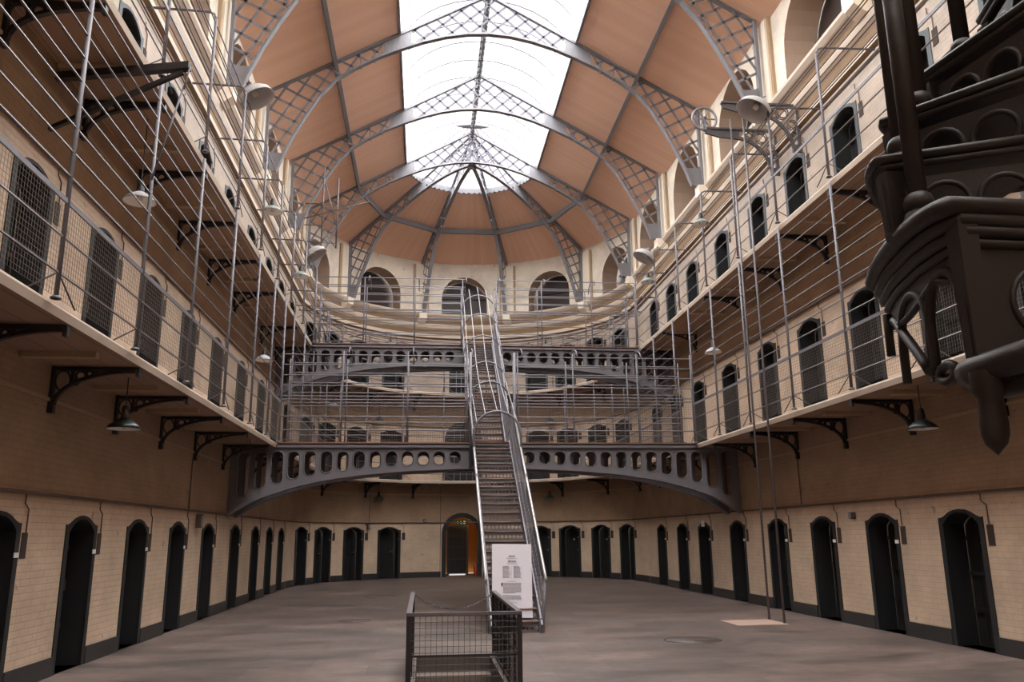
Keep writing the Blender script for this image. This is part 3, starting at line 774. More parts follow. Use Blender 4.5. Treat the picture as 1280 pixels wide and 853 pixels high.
def cage(label, path_fn, post_ts, zf, height, mesh, inward, rails_pts, bend, rr_=.0112):
    """path_fn(t)->(x,y); inward(t)->unit vector towards the wall; rails_pts: list of t for rail polyline"""
    x, y = path_fn(post_ts[len(post_ts)//2])
    r = tag(empty('cage_railing', (x, y, zf)), label, 'railing', 'gallery cage railings')
    top = zf+height
    for t_ in post_ts:
        x, y = path_fn(t_); n = Vector(inward(t_)); a = MB()
        pts = [(x, y, zf), (x, y, zf+height-(.12 if bend else 0))]
        a.tube(pts, .024, 8)
        a.lathe([(0, 0), (.05, 0), (.05, .015), (.03, .03)], (x, y, zf), 10)
        if bend:
            q = Vector((x, y, 0))
            a.tube([q+Vector((0, 0, top-.13)), q+n*.03+Vector((0, 0, top-.04)), q+n*.12+Vector((0, 0, top)), q+n*(W-XR-.02)+Vector((0, 0, top+.02))], .02, 8)
        a.build('post', M['cage'], r)
        b = MB(); q = Vector((x, y, zf)); tn = Vector((-n.y, n.x, 0))
        b.tube([q+Vector((0, 0, .26)), q+n*.42+Vector((0, 0, .02))], .009, 6)
        if tn.y < 0: tn = -tn
        b.tube([q+Vector((0, 0, .25)), q+tn*.42+Vector((0, 0, .01))], .009, 6)
        b.build('brace', M['rail'], r)
    zz = [.25, .6]
    k = .95+.25
    while k < height-.05: zz.append(k); k += .25
    for h in zz:
        poly_tube(r, [(*path_fn(t_), zf+h) for t_ in rails_pts], rr_, 'rail', M['rail'])
    a = MB()
    P = [Vector((*path_fn(t_), zf+.95)) for t_ in rails_pts]
    for p, q in zip(P, P[1:]): a.bar(p, q, .02, .05)
    a.build('top_rail', M['cage'], r)
    if bend:
        for off in (.25, .55, .85):
            poly_tube(r, [Vector((*path_fn(t_), top+.03))+Vector(inward(t_))*off for t_ in rails_pts], rr_, 'rail', M['rail'])
    if mesh:
        ts = mesh
        for u, v in zip(ts, ts[1:]): mesh_panel(r, path_fn(u), path_fn(v), zf+.02, zf+.93)
    return r
PLs = lambda t_: (-XR, t_); PRs = lambda t_: (XR, t_)
inL, inR = lambda t_: (-1, 0, 0), lambda t_: (1, 0, 0)
postsL = [-.9, 1.2, 3.3, 5.45, 7.57, 9.69, 11.79, 14.0, 16.15, 17.9, 19.35]
postsR = [-.3, 1.7, 3.75, 5.8, 7.82, 9.86, 11.87, 13.9, 15.9, 17.7, 19.35]
fullL = [Y0+.1]+postsL
fullR = [Y0+.1]+postsR
cage('tall grey barred cage railing with wire mesh along the lower left gallery', PLs, postsL, H1, H2-.11-H1, fullL, inL, [Y0+.1, 19.4], False)
cage('tall grey barred cage railing with wire mesh along the lower right gallery', PRs, postsR, H1, H2-.11-H1, fullR, inR, [Y0+.1, 19.4], False)
p2 = lambda s: [t_+.0 for t_ in s[:9]]+[17.9, 20.0, 22.1, 24.3]
cage('open grey barred railing with bent post tops along the upper left gallery', PLs, [t_ for t_ in p2(postsL) if t_ != 17.9]+[18.1], H2, 2.4, None, inL, [Y0+.1, 24.4], True)
cage('open grey barred railing with bent post tops along the upper right gallery', PRs, [t_ for t_ in p2(postsR)], H2, 2.4, None, inR, [Y0+.1, 24.4], True)
def PU(t_):   # parameter along U: straight left (metres before the apse, negative), arc, straight right
    La = XR*PI
    if t_ < 0: return (-XR, YC+t_)
    if t_ > La: return (XR, YC-(t_-La))
    a = -PI/2+t_/XR; return (XR*sin(a), YC+XR*cos(a))
def inU(t_):
    La = XR*PI
    if t_ < 0: return (-1, 0, 0)
    if t_ > La: return (1, 0, 0)
    a = -PI/2+t_/XR; return (sin(a), cos(a), 0)
La = XR*PI
def upath(y): 
    k = YC-y
    arc = [La*i/30 for i in range(31)]
    return [-k]+arc+[La+k]
pu1 = [-7.4, -5.5, -3.6, -1.7]+[La*i/9 for i in range(10)]+[La+d for d in (1.7, 3.6, 5.5, 7.4)]
mu1 = [-7.5, -5.6, -3.7, -1.8]+[La*i/18 for i in range(19)]+[La+d for d in (1.8, 3.7, 5.6, 7.5)]
cage('tall grey barred cage railing with wire mesh round the curved end of the lower gallery', PU, pu1, H1, H2-.11-H1, mu1, inU, upath(20.55), False, .0115)
pu2 = [-2.4, -.6]+[La*i/9 for i in range(10)]+[La+d for d in (.6, 2.4)]
cage('open grey barred railing round the curved end of the upper gallery', PU, pu2, H2, 2.0, None, inU, upath(25.55), True, .0145)

# ------------------------------------------------------------------ foot bridges
CH = [(0, 3.17), (.5, 3.16), (1.05, 3.145), (2.16, 3.09), (3.07, 3.01), (3.96, 2.88), (4.67, 2.71), (5.36, 2.48), (5.7, 2.29), (6.02, 2.08)]
def chord(x):
    x = abs(x)
    for (a, za), (b, zb) in zip(CH, CH[1:]):
        if x <= b: return za+(zb-za)*(x-a)/(b-a)
    return CH[-1][1]
def girder(parent, y, zd, dz, th=.035):
    """web with a row of round-ended holes, curved bottom flange"""
    web, flg, rims = MB(), MB(), []
    Z = lambda z: z+dz
    def strip(x0, x1, lo0, lo1, hi0, hi1):
        for yy in (y, y+th): web.quad([(x0, yy, lo0), (x1, yy, lo1), (x1, yy, hi1), (x0, yy, hi0)])
    topz = zd-.05
    xs_ = sorted([s*(.88+.3725*k) for s in (-1, 1) for k in range(14)]+[-.5075, -.135, .2375, .5075][:0])
    cells = []; half = .186
    cells = [(c, .125) for c in xs_]
    edges = [-6.03]
    # solid middle
    def solid(a, b):
        n = max(1, int((b-a)/.12))
        for i in range(n):
            x0, x1 = a+(b-a)*i/n, a+(b-a)*(i+1)/n
            strip(x0, x1, Z(chord(x0)), Z(chord(x1)), topz, topz)
    cur = -6.03
    for c, hw in cells:
        a, b = c-hw, c+hw
        solid(cur, a)
        n = 10; ht = Z(3.535); hb = Z(chord(c)+.1+.1*(c/5)**2); hb = min(hb, ht-2*hw)
        tx = [c-hw*cos(PI*i/n) for i in range(n+1)]
        up = lambda x: ht-hw+math.sqrt(max(0, hw*hw-(x-c)**2))
        dn_ = lambda x: hb+hw-math.sqrt(max(0, hw*hw-(x-c)**2))
        for x0, x1 in zip(tx, tx[1:]):
            strip(x0, x1, up(x0), up(x1), topz, topz); strip(x0, x1, Z(chord(x0)), Z(chord(x1)), dn_(x0), dn_(x1))
        loop = [(x, up(x)) for x in tx]+[(x, dn_(x)) for x in reversed(tx)]
        for i in range(len(loop)):
            p, q = loop[i], loop[(i+1) % len(loop)]
            if p != q: web.quad([(p[0], y, p[1]), (q[0], y, q[1]), (q[0], y+th, q[1]), (p[0], y+th, p[1])])
        lp = [(c+(x-c)*1.12, y-.004, z+(.012 if i < n+1 else -.012)) for i, (x, z) in enumerate(loop)]
        rims.append(lp); cur = b
    solid(cur, 6.03)
    xx = [-6.03+12.06*i/48 for i in range(49)]
    for a, b in zip(xx, xx[1:]): flg.bar((a, y+.02, Z(chord(a))), (b, y+.02, Z(chord(b))), .2, .05)
    flg.bar((-6.03, y+.02, topz-.03), (6.03, y+.02, topz-.03), .2, .06)
    w = web.build('girder_web', M['girder'], parent)
    for lp in rims:
        rim = MB(); rim.tube(lp, .014, 5, True); rim.build('hole_rim', M['girder'], w)
    flg.build('flange', M['girder'], parent)
def bridge(label, ya, yb, zd, posts, mesh, height):
    r = tag(empty('footbridge', (0, ya, zd)), label, 'bridge')
    girder(r, ya+.1, zd, zd-H1); girder(r, yb-.14, zd, zd-H1)
    d = MB(); d.box((0, (ya+yb)/2, zd-.005), (2*E, yb-ya, .025)); d.build('deck', M['tread'], r)
    for y, fr in ((ya+.05, True), (yb-.05, False)):
        hl = [.3, .62, 1.02, 1.1]
        k = 1.35
        while k < height+.01: hl.append(k); k += .25
        segs = [(-XR, -.42), (.52, XR)] 
        for sgm in segs:
            for h in hl: poly_tube(r, [(sgm[0], y, zd+h), (sgm[1], y, zd+h)], .0145, 'rail', M['cage'])
            if mesh: mesh_panel(r, (sgm[0], y), (sgm[1], y), zd+.02, zd+1.0, .055, .0022)
        for x in posts:
            a = MB(); a.tube([(x, y, zd), (x, y, zd+height)], .017, 8); a.build('post', M['cage'], r)
    for x in posts:
        if abs(x) < 4.5:
            n = 8; ym, hw = (ya+yb)/2, (yb-ya)/2-.05
            poly_tube(r, [(x+.12, ym-hw*cos(PI*i/n), zd+height-.1+.28*sin(PI*i/n)) for i in range(n+1)], .016, 'hoop', M['cage'], 6)
    return r
bridge('lower grey iron footbridge with round-holed arched girder and mesh railing', 19.4, 20.5, H1, [-4.95, -3.55, -2.02, -.6, .62, 1.98, 3.58, 4.95], True, 2.2)
bridge('upper grey iron footbridge with round-holed arched girder where the staircase ends', 24.4, 25.5, H2, [-4.95, -3.5, -1.97, -.5, .55, 1.97, 3.55, 4.95], False, 2.1)

# ------------------------------------------------------------------ central staircase
SXC, TW = -.02, .78
st = tag(empty('staircase', (SXC, 14.5, 0)), 'long straight grey iron staircase with pierced risers climbing the middle of the hall', 'staircase')
def flight(ya, za, yb, zb, n):
    R = []
    for i in range(n):
        R.append((ya+(yb-ya)*i/n, za+(zb-za)*i/n))
    return R, (zb-za)/n, (yb-ya)/n
F1 = flight(14.45, 0, 19.45, H1, 20); F2 = flight(20.5, H1, 24.45, H2, 19)
def riser_mesh(h):
    mb = MB(); n = 10; cw = TW/n; r = min(.032, h*.3)
    def both(x0, x1, a0, a1, b0, b1):
        mb.quad([(x0, 0, a0), (x1, 0, a1), (x1, 0, b1), (x0, 0, b0)])
    zc = h*.46
    for k in range(n):
        c = -TW/2+cw*(k+.5); m = 8
        both(c-cw/2, c-r, .0, .0, h, h); both(c+r, c+cw/2, 0, 0, h, h)
        tx = [c-r*cos(PI*i/m) for i in range(m+1)]
        f = lambda x: math.sqrt(max(0, r*r-(x-c)**2))
        for x0, x1 in zip(tx, tx[1:]):
            both(x0, x1, zc+f(x0), zc+f(x1), h, h); both(x0, x1, 0, 0, zc-f(x0), zc-f(x1))
    return mb.data('riser', M['riser'])
tm = MB(); tm.box((0, .13, -.012), (TW, .3, .024), mi=0); tm.tube([(-TW/2, -.02, -.012), (TW/2, -.02, -.012)], .011, 8, mi=1)
TD = tm.data('tread', [M['riser'], M['tread']])
for (R, rh, td) in (F1, F2):
    RD = riser_mesh(rh-.02)
    for (y, z) in R:
        o = link('riser', RD, st); o.location = (SXC, y, z) ; o.matrix_parent_inverse = root_matrix(st).inverted()
        o = link('tread', TD, st); o.location = (SXC, y, z+rh); o.matrix_parent_inverse = root_matrix(st).inverted()
a = MB(); a.box((SXC, 19.98, H1-.015), (.95, 1.1, .04)); a.build('landing', M['riser'], st)
def zst(y):
    if y < 19.45: return H1*(y-14.45)/5.0+.187
    if y < 20.5: return H1
    return H1+(H2-H1)*(y-20.5)/3.95+.18
for sx in (-1, 1):
    x = SXC+sx*(TW/2+.03)
    a = MB()
    a.bar((x, 14.35, .02), (x, 19.5, H1-.06), .03, .3); a.bar((x, 20.45, H1+.03), (x, 24.45, H2-.06), .03, .3); a.bar((x, 19.4, H1-.1), (x, 20.6, H1-.1), .03, .26)
    a.box((x, 14.42, .12), (.06, .12, .24))
    a.build('stringer', M['steel'], st)
    a = MB(); xo = x+sx*.09; hp = [(xo, 14.35, .86), (xo, 14.6, 1.05), (xo, 19.4, H1+.88), (xo, 20.5, H1+.95), (xo, 24.45, H2+.95)]
    a.tube(hp, .027, 8); a.build('handrail', M['polished'], st)
    a = MB()
    y = 14.6
    while y < 24.4:
        zb = zst(y); zt = zb+(.66 if y < 19.4 else .76)
        a.bar((x, y, zb-.05), (x+sx*.08, y, zt+.02), .012, .02, (0, 1, 0)); y += .1
    for k in (.25, .5):
        for u, v in ((14.5, 19.4), (19.4, 20.5), (20.5, 24.4)):
            a.bar((x+sx*.12*k, u, zst(u+.001)+k-.06), (x+sx*.12*k, v, zst(v-.001)+k-.06), .012, .03)
    a.build('side_panel', M['steel'], st)
    for y in (14.42, 16.9, 19.4, 20.55, 22.5, 24.4):
        b = MB(); zb = zst(max(14.46, y))-.2; b.tube([(x+sx*.03, y, zb), (xo, y, zb+1.02 if y > 15 else .88)], .024, 8); b.build('rail_post', M['steel'], st)
def hoop(y, zt, rw, zb, r=.026):
    n = 14; a = MB()
    pts = [(SXC-rw, y, zb)]+[(SXC-rw*cos(PI*i/n), y, zt-rw+rw*sin(PI*i/n)) for i in range(n+1)]+[(SXC+rw, y, zb)]
    a.tube(pts, r, 6); a.build('hoop', M['cage'], st)
HO = []
for y in (17.85, 19.9, 21.15, 22.25, 23.25, 24.2):
    zt = (H1*(y-14.45)/5.0 if y < 19.45 else zst(y)-.15)+1.72
    hoop(y, zt, .52, zt-1.15 if y < 19 else zt-1.0); HO.append((y, zt))
for i in range(7):
    an = PI*i/6; pts = []
    for y, zt in HO: pts.append((SXC-.52*cos(an), y, zt-.52+.52*sin(an)))
    poly_tube(st, pts+[(pts[-1][0], 25.0, pts[-1][2]+.5)], .0125, 'cage_bar', M['steel'])
for dx in (-.5, .56):
    a = MB(); a.tube([(SXC+dx, 19.42, H1-.6), (SXC+dx, 19.42, H1+2.2)], .032, 8); a.build('support_post', M['steel'], st)

# notice board standing on the bottom steps
nbp = Matrix.Translation((.12, 14.48, .26)) @ Matrix.Rotation(rad(4), 4, 'Y') @ Matrix.Rotation(rad(-20), 4, 'X')
nbp = Matrix.Translation((-.055, 14.66, .225)) @ Matrix.Rotation(rad(-14), 4, 'X') @ Matrix.Rotation(rad(1.2), 4, 'Y')
nb = tag(empty('notice_board', mat=nbp), 'white printed notice board propped on the bottom steps of the staircase', 'notice board')
PW, PH = .70, 1.26
a = MB(); a.box((0, .012, PH/2), (PW, .02, PH)); a.build('board', M['paper'], nb, True)
ink, dark = MB(), MB()
def line(mb, x0, x1, z, h): mb.box(((x0+x1)/2, -.001, z), (x1-x0, .004, h))
def words(mb, x0, x1, z, h, gap=.006):
    x = x0
    while x < x1-.01:
        w = random.uniform(.02, .06); line(mb, x, min(x+w, x1), z, h); x += w+gap
line(ink, -.1, .1, PH-.256, .004); line(ink, -.09, .1, PH-.345, .004)
for x0, x1 in ((-.16, -.03), (.03, .16)):
    for k in range(13):
        words(ink, x0, x1-(.03 if x0 < 0 else .02)*random.random(), PH-.39-.0165*k, .007)
for x in (-.18, -.01, .17): line(ink, x, x+.002, PH-.5, .22)
line(ink, -.08, .07, PH-.65, .004)
for k in range(11): words(ink, -.16, .16 if k < 10 else .05, PH-.68-.0165*k, .007)
for k in range(5): words(ink, -.16, .16, PH-.89-.0165*k, .007)
line(ink, -.09, .09, PH-1.01, .005); line(ink, -.02, .03, PH-1.06, .006)
ink.build('printed_text', M['ink'], nb, True)
line(dark, -.19, -.165, PH-.70, .045); line(dark, -.187, -.168, PH-.735, .01); dark.build('drop_initial', M['inkdark'], nb, True)
def text(s, size, loc, parent, mat, name):
    c = bpy.data.curves.new(name, 'FONT'); c.body = s; c.size = size; c.align_x = 'CENTER'; c.extrude = .001
    c.materials.append(mat); o = bpy.data.objects.new(name, c); COL.objects.link(o); o.parent = parent
    o.location = loc; o.rotation_euler = (PI/2, 0, 0); return o
# heading: two short lines, too small in the photograph to read letter by letter
hd = MB(); words(hd, -.055, .06, PH-.215, .03, .004); words(hd, -.07, .085, PH-.305, .032, .004); hd.build('heading_text', M['ink'], nb, True)

# ------------------------------------------------------------------ stairwell railing
wr = tag(empty('stairwell_railing', (wx0, wy0, 0)), 'low mesh-panelled railing with grey top rail round the basement stairwell', 'railing')
HT = .83
for pts, nm in ((((wx0, wy1+.1, HT), (wx0, wy0, HT)), 'top_rail'), (((wx0-.02, wy0, HT), (wx1+.02, wy0, HT)), 'top_rail'), (((wx1, wy0, HT), (wx1, wy1+.1, HT)), 'top_rail')):
    a = MB(); a.bar(pts[0], pts[1], .055, .03); a.build(nm, M['rail'], wr)
for (a_, b_) in (((wx0, wy0), (wx1, wy0)), ((wx0, wy0), (wx0, wy1)), ((wx1, wy0), (wx1, wy1))):
    a = MB(); a.bar((*a_, .43), (*b_, .43), .015, .02); a.bar((*a_, .03), (*b_, .03), .03, .04); a.build('rail', M['iron'], wr)
    mesh_panel(wr, a_, b_, .05, HT-.02, .056, .0028).data.materials[0] = M['iron']
for x, y in ((wx0, wy0), (wx1, wy0), (wx0, wy1+.05), (wx1, wy1+.05), (wx0, (wy0+wy1)/2), (wx1, (wy0+wy1)/2)):
    a = MB(); a.bar((x, y, 0), (x, y, HT), .05, .05); a.build('post', M['iron'], wr)
for x in (wx0, wx1):
    for y in (wy0+.5, wy0+1.05, wy0+2.1, wy0+2.6):
        a = MB(); a.bar((x, y, 0), (x, y, HT-.02), .03, .012, (0, 1, 0)); a.build('baluster', M['iron'], wr)
ch = tag(empty('barrier_chain', (0, wy1, .7)), 'thin steel chain hanging across the open end of the stairwell railing', 'chain')
n = 46; pts = []
for i in range(n+1):
    u = i/n; pts.append(Vector((wx0+.03+(wx1-wx0-.06)*u, wy1+.06, .80-.30*(1-(2*u-1)**2)*.62)))
a = MB()
for i in range(n):
    p, q = pts[i], pts[i+1]; d = (q-p).normalized(); s_ = Vector((0, 1, 0)) if i % 2 else d.cross(Vector((0, 1, 0)))
    c = (p+q)/2; L_ = (q-p).length*.62
    a.tube([c+d*(L_*cos(2*PI*k/8))+s_*(.012*sin(2*PI*k/8)) for k in range(8)], .0055, 4, True)
a.build('chain_link', M['chain'], ch)['kind'] = 'stuff'

# ------------------------------------------------------------------ floor covers
for (x, y, rx, ry), wd in (((2.55, 12.97, .44, .36), 'on the open floor to the right of the staircase'), ((-2.9, 17.1, .3, .3), 'on the open floor left of the stairwell'), ((-2.75, 23.6, .42, .35), 'far back on the floor left of the staircase')):
    m_ = tag(empty('manhole_cover', (x, y, 0)), 'round iron floor cover set flush '+wd, 'manhole cover', 'floor covers')
    a = MB(); a.lathe([(0, .004), (rx-.03, .004), (rx-.03, .0)], (x, y, 0), 32); a.build('cover_plate', M['floor'], m_)
    a = MB(); a.tube([(x+rx*cos(2*PI*i/32), y+ry*sin(2*PI*i/32), .002) for i in range(32)], .009, 5, True); a.build('cover_ring', M['concrete'], m_)
a = MB(); a.box((4.45, 15.25, .003), (.95, .9, .008)); tag(a.build('paving_slab', M['pale']), 'pale square paving slab under the two thin poles', 'slab')

# ------------------------------------------------------------------ conduits and wires on the walls
for z, r_, nm in ((2.12, .022, 'ground floor doors'), (5.98, .022, 'lower gallery doors'), (9.62, .018, 'upper gallery doors')):
    a = MB(); pts = [(x, y, z) for x, y in U_path(W-.03, Y0+.06, Y0+.06)]
    a.tube(pts, r_, 6); tag(a.build('conduit_pipe', M['pipe']), 'thin conduit pipe running along the walls above the '+nm, 'pipe', 'wall conduit pipes')
def drop(side, t_, z0, z1, label):
    a = MB(); m_ = frame(side, t_); a.tube([m_ @ Vector((0, -.02, z0)), m_ @ Vector((0, -.02, z1))], .012, 5)
    tag(a.build('drop_cable', M['pipe']), label, 'cable', 'drop cables on the wall')
drop('L', 16.4, 2.12, 3.1, 'thin dark cable dropping down the left wall below the lower gallery')
drop('R', 16.25, 2.12, 3.1, 'thin dark cable dropping down the right wall below the lower gallery')
drop('A', -.155, .2, 3.6, 'thin dark cable beside the arched gateway in the curved wall')
drop('A', -.66, 2.12, 3.6, 'thin cable on the curved wall left of the arched gateway')
def jbox(side, t_, z, label, d=(.16, .1, .26)):
    o = tag(empty('junction_box', mat=frame(side, t_, z)), label, 'junction box', 'wall junction boxes')
    a = MB(); a.box((0, -.05, 0), d); a.build('box_body', M['concrete'], o, True)
    a = MB(); a.box((0, -.105, 0), (d[0]*.8, .012, d[2]*.8)); a.build('box_lid', M['steel'], o, True)
jbox('L', 17.1, 1.93, 'grey junction box on the left wall above a ground floor door')
jbox('R', 15.2-1.0, 1.88, 'small junction box on the right wall beside the thin poles', (.1, .08, .12))
jbox('A', -.67, 1.98, 'small junction box on the curved wall between two black doors', (.12, .08, .2))
jbox('A', -.26, 2.2, 'small box on the conduit left of the arched gateway', (.14, .08, .14))

# ------------------------------------------------------------------ lamps
def pendant_data(R, body):
    s = MB(); s.lathe([(.05, .14), (.075, .125), (R*.6, .095), (R*.88, .045), (R, 0), (R*.96, .004), (R*.84, .04), (R*.56, .085), (.05, .12)], (0, 0, 0), 24)
    c = MB(); c.lathe([(0, .3), (.028, .3), (.045, .26), (.05, .15), (.058, .13), (0, .13)], (0, 0, 0), 12)
    i = MB(); i.lathe([(R*.955, .002), (R*.8, .04), (R*.5, .075), (0, .09)], (0, 0, 0), 24)
    b = MB(); b.lathe([(0, .0), (.03, .015), (.04, .045), (.02, .09)], (0, 0, 0), 12)
    return s.data('lamp_shade', body), c.data('lamp_cap', M['iron']), i.data('shade_lining', M['white']), b.data('bulb', M['bulb'])
PD = {k: pendant_data(.21, M[k]) for k in ('dgreen', 'cream', 'lgreen')}
def pendant(x, y, z, ceil, body, label, group='hanging lamps'):
    r = tag(empty('pendant_lamp', (x, y, z)), label, 'lamp', group)
    for d, nm in zip(PD[body], ('lamp_shade', 'lamp_cap', 'shade_lining', 'bulb')): link(nm, d, r, True)
    a = MB(); a.tube([(0, 0, .29), (0, 0, ceil-z)], .008, 5); a.build('cord', M['iron'], r, True)
pendant(-5.4, 10.86, 2.96, H1-.11, 'dgreen', 'dark enamel pendant lamp hanging under the lower left gallery, nearest the camera')
pendant(5.4, 10.88, 3.0, H1-.11, 'dgreen', 'dark enamel pendant lamp hanging under the lower right gallery, nearest the camera')
pendant(-5.4, 10.61, 5.95, H2-.11, 'cream', 'white enamel pendant lamp hanging under the upper left gallery, nearest the camera')
pendant(-5.4, 19.42, 5.66, H2-.11, 'cream', 'white enamel pendant lamp over the lower left gallery beside the footbridge')
pendant(5.4, 19.0, 5.9, H2-.11, 'cream', 'white enamel pendant lamp over the lower right gallery beside the footbridge')
pendant(5.3, 23.6, 2.95, H1-.11, 'dgreen', 'dark pendant lamp under the lower right gallery behind the footbridge girder')
for sx, wd in ((-1, 'left'), (1, 'right')):
    pendant(sx*3.35, 32.7, 3.0, H1-.11, 'dgreen', 'dark pendant lamp under the lower gallery of the curved end, %s of the staircase' % wd)
    pendant(sx*3.42, 32.7, 6.05, H2-.11, 'dgreen', 'dark pendant lamp under the upper gallery of the curved end, %s of the staircase' % wd)
pendant(-5.0, 30.5, 6.3, H2-.11, 'cream', 'pale pendant lamp behind the footbridge railing at the far left')
def arm_lamp(t_, label):
    r = tag(empty('arm_lamp', mat=frame('A', t_, H2)), label, 'lamp', 'swan neck lamps of the upper curved gallery')
    a = MB(); y = -1.05
    a.tube([(.28, y, 0), (.28, y, 2.0)]+[(.28-.28*(1-cos(PI*i/8)), y, 2.0+.22*sin(PI*i/8)) for i in range(1, 9)], .018, 6); a.build('swan_neck', M['cage'], r, True)
    a = MB(); a.tube([(0, -1.05, 2.15), (0, -1.05, 1.98)], .008, 5)
    a.build('cord', M['iron'], r, True)
    for d, nm in zip(PD['lgreen'], ('lamp_shade', 'lamp_cap', 'shade_lining', 'bulb')):
        o = link(nm, d, r, True); o.location = (-.02, -1.05, 1.7)
arm_lamp(rad(-37), 'swan neck lamp with grey green shade on the upper curved gallery, left of the staircase')
arm_lamp(rad(40), 'swan neck lamp with grey green shade on the upper curved gallery, right of the staircase')

def flood_data():
    s = MB(); R = .32
    prof = [(.05, .24), (.12, .235), (.22, .2), (.29, .12), (.32, 0), (.305, 0), (.275, .11), (.2, .185), (.06, .215)]
    s.lathe(prof, (0, 0, 0), 26, None, 0, 1.0, .8)
    c = MB(); c.lathe([(0, .36), (.05, .35), (.06, .24), (0, .23)], (0, 0, 0), 14)
    b = MB(); b.lathe([(0, .06), (.05, .08), (.06, .13), (.03, .21)], (0, 0, 0), 12)
    return s.data('lamp_shade', M['cream']), c.data('lamp_cap', M['steel']), b.data('bulb', M['bulb'])
FD = flood_data()
def flood(x, y, z, ry, rx, sc_, arm, label):
    r = tag(empty('flood_lamp', (x, y, z)), label, 'lamp', 'white enamel flood lamps')
    mrot = Matrix.Rotation(rx, 4, 'X') @ Matrix.Rotation(ry, 4, 'Y') @ Matrix.Scale(sc_, 4)
    for d, nm in zip(FD, ('lamp_shade', 'lamp_cap', 'bulb')): o = link(nm, d, r, True); o.matrix_basis = mrot
    a = MB(); top = Vector(mrot @ Vector((0, 0, .34))); sx = 1 if x > 0 else -1
    a.tube([top, top+Vector((sx*.06, 0, .05)), Vector((arm-x, 0, top.z+.03))], .016, 6); a.build('lamp_arm', M['cage'], r, True)
flood(-4.8, 14.34, 9.62, rad(-30), rad(-12), 1.05, -XR, 'white enamel flood lamp on the upper left railing, nearest the camera')
flood(-4.78, 22.89, 9.5, rad(-34), rad(-8), 1.05, -XR, 'white enamel flood lamp on the upper left railing, near the curved end')
flood(4.68, 13.95, 9.6, rad(32), rad(-14), 1.1, XR, 'white enamel flood lamp in front of the wheeled pulley brackets on the right')
flood(4.66, 22.18, 9.42, rad(30), rad(-8), 1.05, XR, 'white enamel flood lamp on the upper right railing, near the curved end')
def small_lamp(x, y, z, label):
    r = tag(empty('dome_lamp', (x, y, z)), label, 'lamp', 'small dome lamps on the upper railing posts')
    for d, nm in zip(PD['lgreen'], ('lamp_shade', 'lamp_cap', 'shade_lining', 'bulb')): o = link(nm, d, r, True)
    sx = 1 if x > 0 else -1
    a = MB(); a.tube([(0, 0, .29), (sx*.08, 0, .34), (sx*(XR-abs(x)), 0, .34)], .012, 6); a.build('lamp_arm', M['cage'], r, True)
small_lamp(-4.8, 16.3, 8.15, 'small pale dome lamp on the upper left railing, nearer one')
small_lamp(-4.8, 20.37, 8.05, 'small pale dome lamp on the upper left railing, farther one')
small_lamp(4.8, 17.6, 8.68, 'small pale dome lamp on the upper right railing, nearer one')
small_lamp(4.8, 22.3, 8.73, 'small pale dome lamp on the upper right railing, farther one')

# ------------------------------------------------------------------ pulley brackets and poles on the right
def pulley(y, label, wheel):
    r = tag(empty('pulley_bracket', (W, y, 10)), label, 'bracket', 'pulley brackets on the right wall')
    a = MB()
    f = lambda x, z, d: (W-x, y+d, z)
    low = [(1.62, 10.17), (1.3, 10.08), (.95, 10.06), (.7, 10.02), (.5, 9.9), (.33, 9.72), (.22, 9.5), (.16, 9.28)]
    for p, q in zip(low, low[1:]): a.bar(f(*p, 0), f(*q, 0), .07, .05, (0, 1, 0))
    a.bar(f(.04, 10.25, 0), f(.04, 9.25, 0), .07, .05, (0, 1, 0)); a.prism([(0, 9.2), (.2, 9.2), (.2, 9.34), (0, 9.4)], f, -.03, .03)
    a.prism([(.85, 10.24), (1.6, 10.24), (1.66, 10.18), (1.3, 10.08), (.85, 10.05)], f, -.012, .012)
    a.bar(f(0, 10.25, 0), f(1.66, 10.25, 0), .1, .04)
    a.build('bracket_arm', M['pulley'], r)
    s = MB()
    for x, z, q in ((.36, 10.07, .12), (.62, 10.13, .075), (.17, 9.82, .09), (.16, 9.6, .05)):
        for d in (-.035, .035): s.tube([f(x+q*cos(2*PI*i/12), z+q*sin(2*PI*i/12), d) for i in range(12)], .014, 5, True)
    s.build('scrollwork', M['pulley'], r)
    if wheel:
        w = MB(); cx, cz, R = 1.62, 10.48, .27
        w.tube([f(cx+R*cos(2*PI*i/24), cz+R*sin(2*PI*i/24), 0) for i in range(24)], .028, 6, True)
        for i in range(6): w.bar(f(cx, cz, 0), f(cx+R*cos(PI*i/3), cz+R*sin(PI*i/3), 0), .02, .03, (0, 1, 0))
        w.tube([f(cx, cz, -.06), f(cx, cz, .06)], .04, 8)
        w.build('pulley_wheel', M['steel'], r)
        k = MB(); k.bar(f(1.62, 10.2, .05), f(1.62, 10.5, .05), .04, .02, (0, 1, 0)); k.bar(f(1.62, 10.2, -.05), f(1.62, 10.5, -.05), .04, .02, (0, 1, 0)); k.build('wheel_fork', M['steel'], r)
pulley(15.9, 'grey scrolled pulley bracket with spoked wheel on the upper right wall, farther one', True)
pulley(14.8, 'grey scrolled pulley bracket on the upper right wall, nearer one', False)
for (x, y), wd in (((4.93, 15.7), 'left'), ((4.9, 14.96), 'right')):
    a = MB(); a.tube([(x, y, 0), (x, y, 10.4)], .023, 8); tag(a.build('thin_pole', M['rail']), 'thin grey pole standing from the floor up to the pulley brackets, %s one of two' % wd, 'pole', 'thin poles by the right gallery')

